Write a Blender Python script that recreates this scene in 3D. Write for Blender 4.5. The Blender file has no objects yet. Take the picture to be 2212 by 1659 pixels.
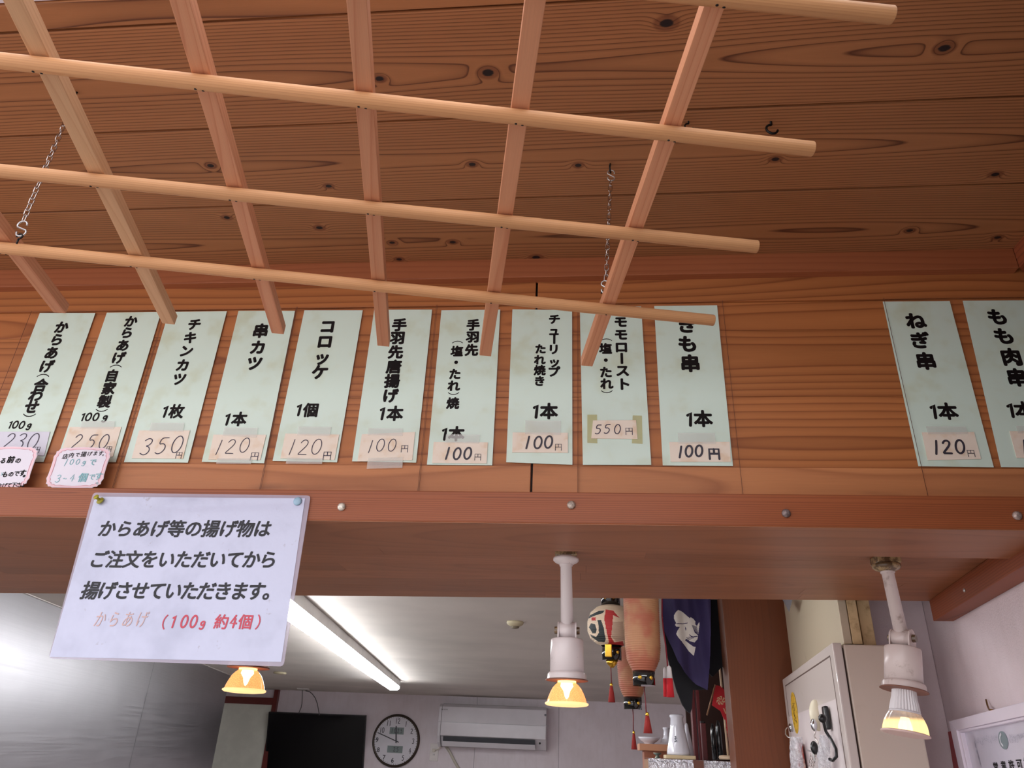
import bpy, bmesh, math, random
from mathutils import Vector, Matrix
random.seed(7)
C = bpy.context.scene.collection
sc = bpy.context.scene
# ------------------------------------------------------------------ camera
F = 1584.27; PX, PY = 1106.0, 829.5
CZ = 1.80; D = 1.08                      # camera 1.08 m in front of the menu wall (plane Y=0)
yaw, pit, rol = -0.107806, 0.465042, 0.043653
f = Vector((math.sin(yaw)*math.cos(pit), math.cos(yaw)*math.cos(pit), math.sin(pit)))
r0 = Vector((math.cos(yaw), -math.sin(yaw), 0)); u0 = r0.cross(f)
r = math.cos(rol)*r0 + math.sin(rol)*u0; u = -math.sin(rol)*r0 + math.cos(rol)*u0
CAM = Vector((0, -D, CZ))
cd = bpy.data.cameras.new('camera'); cam = bpy.data.objects.new('camera', cd); C.objects.link(cam)
cd.sensor_width = 36; cd.lens = F/2212*36; cd.clip_start = 0.02; cd.clip_end = 200
m = Matrix((r, u, -f)).transposed().to_4x4(); m.translation = CAM; cam.matrix_world = m
sc.camera = cam
# ------------------------------------------------------------------ world, light, exposure
W = bpy.data.worlds.new('sky'); sc.world = W; W.use_nodes = True
nt = W.node_tree; bg = nt.nodes['Background']
tc = nt.nodes.new('ShaderNodeTexCoord'); sx = nt.nodes.new('ShaderNodeSeparateXYZ'); mr = nt.nodes.new('ShaderNodeValToRGB')
nt.links.new(tc.outputs['Generated'], sx.inputs[0]); nt.links.new(sx.outputs['Z'], mr.inputs[0])
mr.color_ramp.elements[0].position = 0.0; mr.color_ramp.elements[0].color = (.86, .84, .86, 1)
mr.color_ramp.elements[1].position = 0.8; mr.color_ramp.elements[1].color = (.80, .80, .86, 1)
nt.links.new(mr.outputs[0], bg.inputs[0]); bg.inputs[1].default_value = 2.0
sc.view_settings.view_transform = 'Standard'; sc.view_settings.look = 'None'
sc.view_settings.gamma = 1; sc.view_settings.use_curve_mapping = False
sc.view_settings.exposure = 0.38
sc.cycles.use_denoising = True
sc.cycles.max_bounces = 10; sc.cycles.transparent_max_bounces = 16

# ------------------------------------------------------------------ measuring helpers (pixel of the 2212x1659 frame -> point on a real plane)
def ray(x, y): return f + r*((x-PX)/F) - u*((y-PY)/F)
def onY(x, y, Y=0.0): d = ray(x, y); return CAM + d*((Y+D)/d.y)
def onH(x, y, h): d = ray(x, y); return CAM + d*(h/d.z)          # h = height above the lens
def onP(x, y, P, n): d = ray(x, y); return CAM + d*((P-CAM).dot(n)/d.dot(n))
def V(*a): return Vector(a)
# ------------------------------------------------------------------ object helpers
def tag(o, label=None, cat=None, group=None, kind=None):
    if label: o['label'] = label
    if cat: o['category'] = cat
    if group: o['group'] = group
    if kind: o['kind'] = kind
    return o
def thing(name, label, cat, loc=(0, 0, 0), group=None):
    o = bpy.data.objects.new(name, None); C.objects.link(o); o.location = loc
    o.empty_display_size = .02
    return tag(o, label, cat, group)
def adopt(o, parent):
    if parent is None: return
    o.parent = parent
    o.matrix_parent_inverse = Matrix.Translation(-parent.location) if parent.type == 'EMPTY' else Matrix.Identity(4)
class MB:
    def __init__(s): s.v = []; s.f = []; s.sm = []
    def add(s, vs, fs, smooth=False):
        b = len(s.v); s.v += [tuple(x) for x in vs]; s.f += [tuple(i+b for i in q) for q in fs]; s.sm += [smooth]*len(fs); return s
    def box(s, a, b, bev=0):
        x0, y0, z0 = a; x1, y1, z1 = b
        vs = [(x, y, z) for z in (z0, z1) for y in (y0, y1) for x in (x0, x1)]
        return s.add(vs, [(0, 2, 3, 1), (4, 5, 7, 6), (0, 1, 5, 4), (2, 6, 7, 3), (0, 4, 6, 2), (1, 3, 7, 5)])
    def hexa(s, p):      # 8 points: bottom loop 0-3, top loop 4-7
        return s.add(p, [(3, 2, 1, 0), (4, 5, 6, 7), (0, 1, 5, 4), (1, 2, 6, 5), (2, 3, 7, 6), (3, 0, 4, 7)])
    def slab(s, pts, off):      # polygon pts pushed back by vector off
        n = len(pts); off = Vector(off); vs = [Vector(p) for p in pts] + [Vector(p)+off for p in pts]
        return s.add(vs, [tuple(range(n)), tuple(range(2*n-1, n-1, -1))] + [(i, i+n, (i+1) % n+n, (i+1) % n) for i in range(n)])
    def quad(s, pts): return s.add(pts, [tuple(range(len(pts)))])
    def frame(s, ax):
        ax = Vector(ax).normalized(); t = Vector((1, 0, 0)) if abs(ax.x) < .8 else Vector((0, 1, 0))
        a = ax.cross(t).normalized(); return ax, a, ax.cross(a)
    def lathe(s, P, ax, prof, n=24, smooth=True, rib=0, capped=True):   # prof: (distance along axis, radius)
        ax, a, b = s.frame(ax); P = Vector(P); base = len(s.v); vs = []; fs = []
        for (t, rr) in prof:
            for i in range(n):
                an = 2*math.pi*i/n; q = rr*(1-(rib if i % 2 else 0)); vs.append(P+ax*t+(a*math.cos(an)+b*math.sin(an))*q)
        for j in range(len(prof)-1):
            for i in range(n):
                k = (i+1) % n; fs.append((j*n+i, j*n+k, (j+1)*n+k, (j+1)*n+i))
        s.add(vs, fs, smooth)
        if capped:
            if prof[0][1] > 1e-6: s.f.append(tuple(base+i for i in range(n-1, -1, -1))); s.sm.append(False)
            if prof[-1][1] > 1e-6: s.f.append(tuple(base+(len(prof)-1)*n+i for i in range(n))); s.sm.append(False)
        return s
    def cyl(s, A, B, ra, rb=None, n=16):
        A = Vector(A); B = Vector(B); return s.lathe(A, B-A, [(0, ra), ((B-A).length, ra if rb is None else rb)], n)
    def tube(s, pts, rad, n=8, closed=False):
        pts = [Vector(p) for p in pts]; m_ = len(pts); vs = []; fs = []; up = None
        for i, p in enumerate(pts):
            a = pts[(i-1) % m_] if (closed or i) else p; b = pts[(i+1) % m_] if (closed or i < m_-1) else p
            t = (b-a).normalized()
            if up is None: up = t.orthogonal().normalized()
            up = (up-t*up.dot(t)).normalized(); w = t.cross(up)
            for k in range(n):
                an = 2*math.pi*k/n; vs.append(p+(up*math.cos(an)+w*math.sin(an))*rad)
        for i in range(m_ if closed else m_-1):
            for k in range(n):
                i2 = (i+1) % m_; fs.append((i*n+k, i*n+(k+1) % n, i2*n+(k+1) % n, i2*n+k))
        if not closed: fs += [tuple(range(n-1, -1, -1)), tuple((m_-1)*n+k for k in range(n))]
        return s.add(vs, fs, True)
    def ball(s, P, rad, sc_=(1, 1, 1), n=12, mm=8):
        P = Vector(P); vs = [P+Vector((0, 0, rad*sc_[2]))]; fs = []
        for j in range(1, mm):
            th = math.pi*j/mm
            for i in range(n):
                an = 2*math.pi*i/n; vs.append(P+Vector((rad*sc_[0]*math.sin(th)*math.cos(an), rad*sc_[1]*math.sin(th)*math.sin(an), rad*sc_[2]*math.cos(th))))
        vs.append(P-Vector((0, 0, rad*sc_[2])))
        for i in range(n): fs.append((0, 1+i, 1+(i+1) % n))
        for j in range(mm-2):
            for i in range(n): fs.append((1+j*n+i, 1+(j+1)*n+i, 1+(j+1)*n+(i+1) % n, 1+j*n+(i+1) % n))
        e = len(vs)-1
        for i in range(n): fs.append((1+(mm-2)*n+(i+1) % n, 1+(mm-2)*n+i, e))
        return s.add(vs, fs, True)
    def build(s, name, mat, parent=None, bev=0, **kw):
        me = bpy.data.meshes.new(name); me.from_pydata(s.v, [], s.f)
        if bev == 0: pass
        me.polygons.foreach_set('use_smooth', s.sm); me.materials.append(mat); me.update()
        if bev:
            bm = bmesh.new(); bm.from_mesh(me); bmesh.ops.remove_doubles(bm, verts=bm.verts, dist=1e-6)
            bmesh.ops.recalc_face_normals(bm, faces=bm.faces)
            bmesh.ops.bevel(bm, geom=bm.edges[:], offset=bev, segments=2, affect='EDGES', profile=.6); bm.to_mesh(me); bm.free()
        o = bpy.data.objects.new(name, me); C.objects.link(o); adopt(o, parent)
        for k, v in kw.items(): o[k] = v
        return o
def box(name, a, b, mat, parent=None, bev=0, **kw): return MB().box(a, b).build(name, mat, parent, bev, **kw)
# ------------------------------------------------------------------ materials
def srgb(c):
    return tuple(((x/255)/12.92 if x/255 <= .04045 else ((x/255+.055)/1.055)**2.4) for x in c)+(1,)
class N:
    def __init__(s, name):
        s.m = bpy.data.materials.new(name); s.m.use_nodes = True; s.t = s.m.node_tree; s.p = s.t.nodes['Principled BSDF']; s.out = s.t.nodes['Material Output']
    def node(s, k, **kw):
        n = s.t.nodes.new('ShaderNode'+k)
        for a, b in kw.items(): setattr(n, a, b)
        return n
    def set(s, sock, v):
        if v is None: return
        if isinstance(v, bpy.types.NodeSocket): s.t.links.new(v, sock)
        else: sock.default_value = v
    def m_(s, op, a, b=None, c=None):
        n = s.node('Math', operation=op); s.set(n.inputs[0], a); s.set(n.inputs[1], b); s.set(n.inputs[2], c); return n.outputs[0]
    def comb(s, x, y, z):
        n = s.node('CombineXYZ'); s.set(n.inputs[0], x); s.set(n.inputs[1], y); s.set(n.inputs[2], z); return n.outputs[0]
    def noise(s, vec, scale=1., detail=2., rough=.5):
        n = s.node('TexNoise'); s.set(n.inputs['Vector'], vec); n.inputs['Scale'].default_value = scale; n.inputs['Detail'].default_value = detail; n.inputs['Roughness'].default_value = rough; return n.outputs[0]
    def mix(s, fac, a, b, mode='MIX'):
        n = s.node('Mix', data_type='RGBA', blend_type=mode); s.set(n.inputs[0], fac); s.set(n.inputs[6], a); s.set(n.inputs[7], b); return n.outputs[2]
    def ramp(s, fac, els):
        n = s.node('ValToRGB'); s.set(n.inputs[0], fac); e = n.color_ramp.elements
        while len(e) < len(els): e.new(.5)
        for i, (p, c) in enumerate(els):
            e[i].position = p; e[i].color = c if len(c) == 4 else (*c, 1)
        return n.outputs[0]
    def mr(s, v, a, b, c=0., d=1.):
        n = s.node('MapRange', interpolation_type='SMOOTHSTEP'); s.set(n.inputs[0], v)
        for i, k in enumerate((a, b, c, d)): n.inputs[i+1].default_value = k
        return n.outputs[0]
    def bump(s, h, st=.2, dist=.001):
        n = s.node('Bump'); n.inputs['Strength'].default_value = st; n.inputs['Distance'].default_value = dist; s.set(n.inputs['Height'], h); s.t.links.new(n.outputs[0], s.p.inputs['Normal'])
    def P(s, **kw):
        for k, v in kw.items(): s.set(s.p.inputs[k.replace('_', ' ')], v)
        return s.m
    def obj(s): return s.node('TexCoord').outputs['Object']
    def attr(s, nm): n = s.node('Attribute', attribute_type='OBJECT', attribute_name=nm); return n.outputs['Fac']
g4 = lambda v: (v, v, v, 1)
def plain(name, col, rough=.5, metal=0., bump=0., bscale=200, var=.06, vscale=8, **kw):
    n = N(name); c = srgb(col) if max(col) > 1 else (*col, 1)
    ns = n.noise(n.obj(), vscale, 3); base = n.mix(n.mr(ns, .3, .7, 0., 1.), tuple(x*(1-var) for x in c[:3])+(1,), tuple(min(1, x*(1+var)) for x in c[:3])+(1,))
    n.P(Base_Color=base, Roughness=rough, Metallic=metal)
    for k, v in kw.items(): n.set(n.p.inputs[k.replace('_', ' ')], v)
    if bump: n.bump(n.noise(n.obj(), bscale, 2), bump, .002)
    return n.m
def emit(name, col, st, rough=.5):
    n = N(name); n.P(Base_Color=(*col, 1), Emission_Color=(*col, 1), Emission_Strength=st, Roughness=rough); return n.m
def wood(name, L, A, spacing, light, dark, w1=.006, w2=.06, con=.85, rough=.5, knots=(), tone=.12, bump=.25, soft=.5, coat=0., stain=None):
    """solid timber: growth rings round a wandering pith; L = grain axis, A = axis across the face (0 X, 1 Y, 2 Z)"""
    n = N(name); sp = n.node('SeparateXYZ'); n.t.links.new(n.obj(), sp.inputs[0]); c = sp.outputs
    Dp = 3-L-A; l, a0, d0 = c[L], c[A], c[Dp]; seed = n.attr('seed'); wa = n.attr('wa'); wd = n.attr('wd')
    ls = n.m_('ADD', l, n.m_('MULTIPLY', seed, 7.31))
    K = None
    for (kx, ky, kr) in knots:
        dx = n.m_('MULTIPLY', n.m_('SUBTRACT', l, kx), 1/(kr*1.45)); dy = n.m_('MULTIPLY', n.m_('SUBTRACT', a0, ky), 1/kr)
        e = n.m_('EXPONENT', n.m_('MULTIPLY', n.m_('ADD', n.m_('MULTIPLY', dx, dx), n.m_('MULTIPLY', dy, dy)), -1.))
        K = e if K is None else n.m_('ADD', K, e)
    n1 = n.noise(n.comb(n.m_('MULTIPLY', ls, 1.0), n.m_('MULTIPLY', a0, 7.), n.m_('MULTIPLY', d0, 7.)), 1.5, 2.)
    n2 = n.noise(n.comb(n.m_('MULTIPLY', ls, .55), seed, 0.), 1.5, 1.)
    a = n.m_('ADD', n.m_('SUBTRACT', a0, wa), n.m_('MULTIPLY', n.m_('SUBTRACT', n1, .5), w1))
    d = n.m_('ADD', n.m_('ADD', d0, wd), n.m_('MULTIPLY', n.m_('SUBTRACT', n2, .5), w2))
    R = n.m_('SQRT', n.m_('ADD', n.m_('MULTIPLY', a, a), n.m_('MULTIPLY', d, d)))
    if K is not None: R = n.m_('ADD', R, n.m_('MULTIPLY', K, .009))
    t = n.m_('FRACT', n.m_('ADD', n.m_('DIVIDE', R, spacing), n.m_('MULTIPLY', n1, .8)))
    line = n.ramp(t, [(0, g4(.10)), (soft, g4(.0)), (soft+(1-soft)*.66, g4(.36)), (soft+(1-soft)*.88, g4(1)), (1, g4(.10))])
    fib = n.noise(n.comb(n.m_('MULTIPLY', ls, 14.), n.m_('MULTIPLY', a0, 1100.), n.m_('MULTIPLY', d0, 1100.)), 1., 2.)
    big = n.noise(n.comb(n.m_('MULTIPLY', ls, 2.2), n.m_('MULTIPLY', a0, 22.), n.m_('MULTIPLY', d0, 22.)), 1., 3.)
    lt, dk = srgb(light), srgb(dark)
    col = n.mix(n.m_('MULTIPLY', line, con), lt, dk)
    v = n.m_('ADD', n.m_('ADD', 1-tone, n.m_('MULTIPLY', big, tone*2)), n.m_('MULTIPLY', n.m_('SUBTRACT', fib, .5), .22))
    v = n.m_('ADD', v, n.m_('MULTIPLY', n.m_('SUBTRACT', n.m_('FRACT', n.m_('MULTIPLY', seed, .618)), .5), tone*1.6))
    col = n.mix(1., col, n.comb(v, v, v), 'MULTIPLY')
    if K is not None:
        col = n.mix(n.mr(K, .35, .62, 0., .55), col, srgb((96, 46, 28))); col = n.mix(n.mr(n.m_('ADD', K, n.m_('MULTIPLY', fib, .15)), .86, .97), col, srgb((34, 22, 24)))
    if stain: col = n.mix(n.mr(n.noise(n.comb(n.m_('MULTIPLY', ls, 5.), n.m_('MULTIPLY', a0, 26.), 0.), 1., 3.), .56, .78, 0., stain), col, srgb((84, 52, 46)))
    n.P(Base_Color=col, Roughness=rough, Coat_Weight=coat, Coat_Roughness=.3, Specular_IOR_Level=.35)
    n.bump(n.m_('ADD', n.m_('MULTIPLY', line, .7), n.m_('MULTIPLY', fib, .3)), bump, .0008)
    return n.m
# ceiling knots measured on the ceiling plane
HC = .7845                                     # eave ceiling above the lens
kn = [(1054, 157, .0085), (820, 170, .006), (455, 358, .006), (710, 402, .0055), (1020, 355, .0058), (1249, 357, .0055), (690, 492, .0065), (490, 470, .006),
      (847, 524, .0055), (978, 523, .006), (862, 560, .006), (1158, 556, .008), (1675, 344, .0062), (1440, 50, .009), (2040, 104, .008), (2150, 377, .0065), (1965, 498, .006), (2155, 513, .006)]
kn = [(onH(x, y, HC).x, onH(x, y, HC).y, k*1.45) for x, y, k in kn]
M_ceil = wood('cedar_ceiling', 0, 1, .0042, (168, 112, 72), (74, 34, 22), w1=.012, w2=.05, con=.9, rough=.55, knots=kn, tone=.13, soft=.5)
M_wall = wood('cedar_wall', 0, 2, .0105, (182, 114, 66), (122, 64, 34), w1=.012, w2=.10, con=.75, rough=.42, tone=.13, soft=.25, bump=.12)
M_low = wood('pine_lower', 0, 2, .013, (188, 124, 80), (138, 80, 50), w1=.016, w2=.12, con=.55, rough=.42, tone=.12, soft=.15, bump=.1, stain=.5)
M_trim = wood('cedar_trim', 0, 2, .006, (160, 94, 60), (122, 62, 38), w1=.004, w2=.05, con=.4, rough=.5, tone=.08, soft=.3, bump=.1)
M_beam = wood('cedar_beam', 0, 2, .0032, (154, 86, 52), (100, 46, 28), w1=.003, w2=.03, con=.6, rough=.38, tone=.16, soft=.3, bump=.15)
M_soff = wood('laminated_pine', 0, 1, .009, (158, 102, 70), (116, 68, 44), w1=.01, w2=.12, con=.35, rough=.42, tone=.17, soft=.2, bump=.08)
M_batt = wood('cedar_batten', 1, 2, .0045, (150, 80, 50), (92, 44, 32), w1=.004, w2=.05, con=.6, rough=.5, tone=.1, soft=.3)
M_dark = wood('dark_siding', 1, 2, .012, (78, 46, 34), (52, 28, 20), w1=.01, w2=.1, con=.5, rough=.6, tone=.1)
M_post = wood('dark_post', 2, 0, .008, (112, 62, 38), (88, 46, 28), w1=.03, w2=.2, con=.35, rough=.42, tone=.14, soft=.3, bump=.1)
M_dowel = wood('hemlock_dowel', 0, 1, .0022, (216, 162, 114), (190, 128, 84), w1=.002, w2=.02, con=.5, rough=.55, tone=.08, soft=.3, bump=.1)
M_slat = wood('cedar_slat', 0, 1, .0048, (208, 148, 112), (184, 112, 78), w1=.006, w2=.05, con=.6, rough=.55, tone=.10, soft=.3, bump=.1)
M_slat2 = wood('pale_slat', 0, 1, .0048, (212, 168, 128), (190, 140, 100), w1=.006, w2=.05, con=.5, rough=.55, tone=.10, soft=.3, bump=.1)
M_blk = plain('black_iron', (26, 24, 24), .45, .4)
M_steel = plain('chain_steel', (190, 180, 175), .22, 1.)
M_zinc = plain('s_hook_zinc', (205, 205, 205), .35, .8)
M_ink = plain('black_ink', (8, 8, 9), .6, Specular_IOR_Level=.12)
M_marker = plain('marker_ink', (52, 50, 62), .5)
M_pen = plain('pen_ink', (46, 38, 66), .5)
M_gapd = plain('joint_dark', (40, 22, 18), .7)
# ------------------------------------------------------------------ structure: eave ceiling
def rel(h): return CZ+h
zc = rel(HC)
ce = box('ceiling', (-3.2, -.552, zc+.0125), (.78, .02, zc+.03), M_gapd); tag(ce, kind='structure')
edges = [-.552, -.5135, -.3450, -.1785, .012]
for i in range(4):
    a, b = edges[i]+.0019, edges[i+1]-.0019
    MB().hexa([(-3.2, a, zc), (.76, a, zc), (.76, b, zc), (-3.2, b, zc), (-3.2, a-.002, zc+.012), (.76, a-.002, zc+.012), (.76, b, zc+.012), (-3.2, b, zc+.012)]).build(
        'plank', M_ceil, ce, .0012, seed=[3.2, 1.4, 5.9, 8.6][i], wa=(a+b)/2+[.0, .006, -.008, .004][i], wd=-zc+[.075, .042, .040, .046][i])
fa = box('fascia', (-3.2, -.566, zc+.002), (.78, -.5525, zc+.12), plain('white_fascia', (226, 218, 228), .5), ce)
# menu wall
H = lambda h: rel(h)
xj = onY(1154, 830).x
wf = box('wall_front', (-3.2, .013, H(.33)), (.78, .05, H(.80)), M_gapd); tag(wf, kind='structure')
rows = [(.6985, .7700, -.004, M_wall), (.6432, .6980, .0, M_wall), (.5208, .6428, .0, M_wall), (.4010, .5204, .0, M_wall), (.3300, .4004, -.002, M_low)]
for i, (z0, z1, y0, mt) in enumerate(rows):
    for j, (xa, xb) in enumerate(((-3.2, xj-.0018), (xj+.0018, .78))):
        MB().box((xa, y0, H(z0)), (xb, .012, H(z1))).build('plank', mt, wf, .0006, seed=2.3*i+1.7*j+.4, wa=H((z0+z1)/2)+[.02, -.01, .012, -.02, .0][i], wd=[.05, .04, .03, .045, .06][i])
# moulding between ceiling and wall, and its return on the right
tr = MB().box((-3.2, -.020, H(.7447)), (.716, 0, zc)).build('trim_1', M_trim, None, .0012, seed=1.2, wa=H(.76)-.05, wd=.12); tag(tr, kind='structure')
xr = .736
tr2 = MB().hexa([(.716, -.552, H(.7447)), (xr, -.552, H(.7447)), (xr, 0, H(.7447)), (.716, -.02, H(.7447)), (.716, -.552, zc), (xr, -.552, zc), (xr, 0, zc), (.716, -.02, zc)]).build('trim_2', M_batt, None, .0008, seed=2.2, wa=H(.76)-.05, wd=-.6); tag(tr2, kind='structure')
wr = box('wall_right', (xr, -5.2, 0.), (xr+.06, .0, zc+.02), M_dark, seed=6.1, wa=2.0, wd=-.5); tag(wr, kind='structure')  # side wall, carried on unseen toward the street and darkened to shade the right
# beam with ledge, then the laminated soffit behind it
zb = H(.3017); zt = H(.3492)
Y1 = onH(1000, 1186, .3017).y
bm_ = MB().box((-3.2, -.030, zb), (.78, Y1, zt)).build('trim_3', M_beam, None, .0014, seed=4.1, wa=H(.34), wd=.03); tag(bm_, kind='structure')
un = MB().box((-3.2, -.0285, zb-.0012), (.78, Y1-.001, zb)).build('underboard', M_soff, bm_, 0, seed=9., wa=.05, wd=-zb+.2)
zs = H(.3217)
R1 = onH(0, 1281, .3217); R2 = onH(1900, 1297.3, .3217)
def rearY(x): return R1.y+(R2.y-R1.y)*(x-R1.x)/(R2.x-R1.x)
so = MB().slab([(-3.2, Y1, zs+.004), (.85, Y1, zs+.004), (.85, rearY(.85), zs+.004), (-3.2, rearY(-3.2), zs+.004)], (0, 0, .03)).build('trim_4', M_gapd); tag(so, kind='structure')
nrow = 8
for i in range(nrow):
    x = -2.6-random.random()*.5
    while x < .82:
        L_ = random.uniform(.45, .95); x2 = min(.82, x+L_)
        p = []
        for (xx, t) in ((x, i), (x2-.0005, i), (x2-.0005, i+1), (x, i+1)):
            yr = rearY(xx); p.append(Vector((xx, Y1+(yr-Y1)*t/nrow-(.0004 if t > i else 0), zs)))
        MB().slab(p[::-1], (0, 0, .0045)).build('lamella', M_soff, so, 0, seed=random.uniform(0, 20), wa=p[0].y+random.uniform(-.05, .05), wd=-zs+random.uniform(.02, .12))
        x = x2
# nails in the beam
for i, (x, y, g) in enumerate([(738, 1095, (215, 208, 196)), (1234, 1091, (176, 160, 148)), (1698, 1109, (128, 112, 110)), (2197, 1114, (170, 150, 142))]):
    P = onY(x, y, -.031)
    o = MB().lathe(P+V(0, .0015, 0), (0, -1, 0), [(0, .0058), (.002, .0064), (.0042, .0056), (.0055, .0035), (.006, .0008)], 20).build('dome_nail', plain('nail_head_%d' % i, g, .4, .35, bump=.3, bscale=500, var=.3, vscale=300))
    tag(o, ['whitish dome nail head in the beam right of the white notice', 'dull brass dome nail head in the beam above the middle spotlight', 'grey dome nail head in the beam below the empty wall patch', 'pale dome nail head in the beam at the right end'][i], 'nail', 'dome nails along the beam')
# batten on the right under the soffit, right inner wall
BT = onH(2007, 1297, .3217); hb = onY(2022, 1342, BT.y).z-CZ
o1 = onH(2060, 1342, hb); o2 = onH(2212, 1256, hb)
wd_ = Vector((o2.x-o1.x, o2.y-o1.y, 0)).normalized()*-1        # along the right wall, away from the street
wn = Vector((wd_.y, -wd_.x, 0))                               # to the right
WP = Vector((o1.x+.001, o1.y, 0))
i1 = Vector((BT.x, BT.y, 0)); near = -.62
def wallpt(t, off=0., z=0.): return WP+wd_*t+wn*off+Vector((0, 0, z))
k0 = (i1-WP).dot(wn)
bt = MB().hexa([wallpt(near, k0, H(hb)), wallpt(near, -.001, H(hb)), wallpt(0, -.001, H(hb)), wallpt(0, k0, H(hb)), wallpt(near, k0, zs-.0005), wallpt(near, -.001, zs-.0005), wallpt(0, -.001, zs-.0005), wallpt(0, k0, zs-.0005)]).build('trim_5', M_batt, None, .0012, seed=3.3, wa=H(hb)+.45, wd=-.70); tag(bt, kind='structure')
P = onP(2084, 1275, wallpt(0, k0), wn)
tag(MB().lathe(P-wn*0, -wn, [(0, .004), (.002, .0036), (.0028, .001)], 14).build('screw', M_zinc), 'small silver screw in the dark batten by the pink wall', 'screw')
# wallpaper
def wallpaper(name, col, spec=.4, bump=.6):
    n = N(name); c = srgb(col); o = n.obj(); a = n.noise(o, 5., 4., .6)
    sp = n.node('SeparateXYZ'); n.t.links.new(o, sp.inputs[0])
    b = n.noise(n.comb(n.m_('MULTIPLY', sp.outputs[0], 30.), n.m_('MULTIPLY', sp.outputs[1], 30.), n.m_('MULTIPLY', sp.outputs[2], 7.)), 1., 3.)
    col_ = n.mix(n.mr(a, .3, .7, 0., .5), c, tuple(x*k for x, k in zip(c[:3], (.86, .82, .80)))+(1,)); col_ = n.mix(n.mr(b, .45, .7, 0., .30), col_, tuple(x*k for x, k in zip(c[:3], (.86, .84, .82)))+(1,))
    n.P(Base_Color=col_, Roughness=.36, Specular_IOR_Level=spec); n.bump(n.noise(o, 260., 2., .6), bump, .0016); return n.m
M_pink = wallpaper('pink_wallpaper', (240, 226, 232))
M_lilac = wallpaper('lilac_wallpaper', (230, 220, 226), bump=.2)
M_iceil = plain('ceiling_board', (218, 210, 203), .8, var=.08, vscale=2)
YB = 7.1; HI = onY(1200, 1512, YB).z-CZ
wi = MB().hexa([wallpt(-.56, 0, 0), wallpt(-.56, .08, 0), wallpt(7.2, .08, 0), wallpt(7.2, 0, 0), wallpt(-.56, 0, H(HI)+.02), wallpt(-.56, .08, H(HI)+.02), wallpt(7.2, .08, H(HI)+.02), wallpt(7.2, 0, H(HI)+.02)]).build('wall_right.001', M_pink); tag(wi, kind='structure')
ci = box('ceiling.001', (-5.2, .055, H(HI)), (2.4, YB+.1, H(HI)+.04), M_iceil); tag(ci, kind='structure')
wb = box('wall_back', (-5.2, YB, 0), (2.4, YB+.1, H(HI)+.04), M_lilac); tag(wb, kind='structure')
wl = box('wall_left', (-5.2, .05, 0), (-5.1, YB, H(HI)+.04), M_lilac); tag(wl, kind='structure')
fl = box('floor', (-5.2, .0, -.04), (2.4, YB+.1, 0), plain('shop_floor', (120, 112, 104), .5)); tag(fl, kind='structure')
gr = box('ground', (-14, -16, -.06), (14, -.0, -.001), plain('street_concrete', (212, 206, 200), .9, bump=.3, bscale=60)); tag(gr, kind='structure')
lw = box('wall_front.001', (-3.2, .0, 0), (.78, .10, .92), plain('counter_front', (150, 100, 70), .5)); tag(lw, kind='structure')
ct = box('counter_top', (-3.2, -.18, .92), (.735, .45, .955), plain('counter_steel', (170, 168, 166), .3, .9), None, .002); tag(ct, 'brushed steel serving counter under the opening', 'counter')
# wall seams of the back room
for x, y in ((1207, 1580), (1024, 1640)):
    P = onY(x, y, YB); box('seam', (P.x-.002, YB-.0015, .2), (P.x+.002, YB, H(HI)), plain('seam_%d' % x, (150, 142, 146), .6), wb)

# ------------------------------------------------------------------ lettering
_gc = {}
def glyph(ch):
    if ch in _gc: return _gc[ch]
    c = bpy.data.curves.new('g', 'FONT'); c.body = ch; c.size = 1.0; c.resolution_u = 3
    ob = bpy.data.objects.new('g', c); C.objects.link(ob); dg = bpy.context.evaluated_depsgraph_get(); dg.update()
    me = bpy.data.meshes.new_from_object(ob.evaluated_get(dg))
    vs = [(v.co.x, v.co.y) for v in me.vertices]; fs = [tuple(p.vertices) for p in me.polygons]
    bpy.data.objects.remove(ob); bpy.data.curves.remove(c); bpy.data.meshes.remove(me)
    _gc[ch] = (vs, fs); return _gc[ch]
# hand-drawn digits in a 1 x 1.4 cell centred on the origin
STK = {'0': [[(math.cos(t*math.pi/12+1.6)*.40, math.sin(t*math.pi/12+1.6)*.66) for t in range(25)]],
       '1': [[(.06, .66), (.02, 0), (-.05, -.66)]], 'I': [[(-.22, .40), (.05, .66), (.05, 0), (.05, -.66)]],
       '2': [[(-.34, .40), (-.20, .62), (.08, .66), (.30, .48), (.26, .20), (.0, -.15), (-.40, -.62), (-.1, -.60), (.42, -.62)]],
       '3': [[(-.32, .48), (-.1, .66), (.22, .60), (.30, .34), (.12, .10), (-.12, .04), (.16, .0), (.34, -.26), (.24, -.54), (-.04, -.68), (-.36, -.52)]],
       '4': [[(.12, .66), (-.42, -.20), (.44, -.20)], [(.16, .30), (.12, -.66)]],
       '5': [[(.36, .62), (-.22, .62), (-.28, .08), (.04, .18), (.30, .02), (.34, -.30), (.12, -.60), (-.14, -.66), (-.34, -.56)]],
       'g': [[(.28, .18), (.05, .30), (-.24, .18), (-.30, -.10), (-.10, -.32), (.14, -.22), (.28, .18), (.30, -.4), (.16, -.80), (-.12, -.86), (-.30, -.72)]],
       '~': [[(-.4, .0), (-.2, .12), (0, 0), (.2, -.10), (.4, .04)]], '.': [[(-.03, -.6), (.03, -.6)]]}
def smoothp(p, it=2):
    for _ in range(it):
        q = [p[0]]
        for a, b in zip(p, p[1:]): q += [(a[0]*.75+b[0]*.25, a[1]*.75+b[1]*.25), (a[0]*.25+b[0]*.75, a[1]*.25+b[1]*.75)]
        p = q+[p[-1]]
    return p
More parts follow.
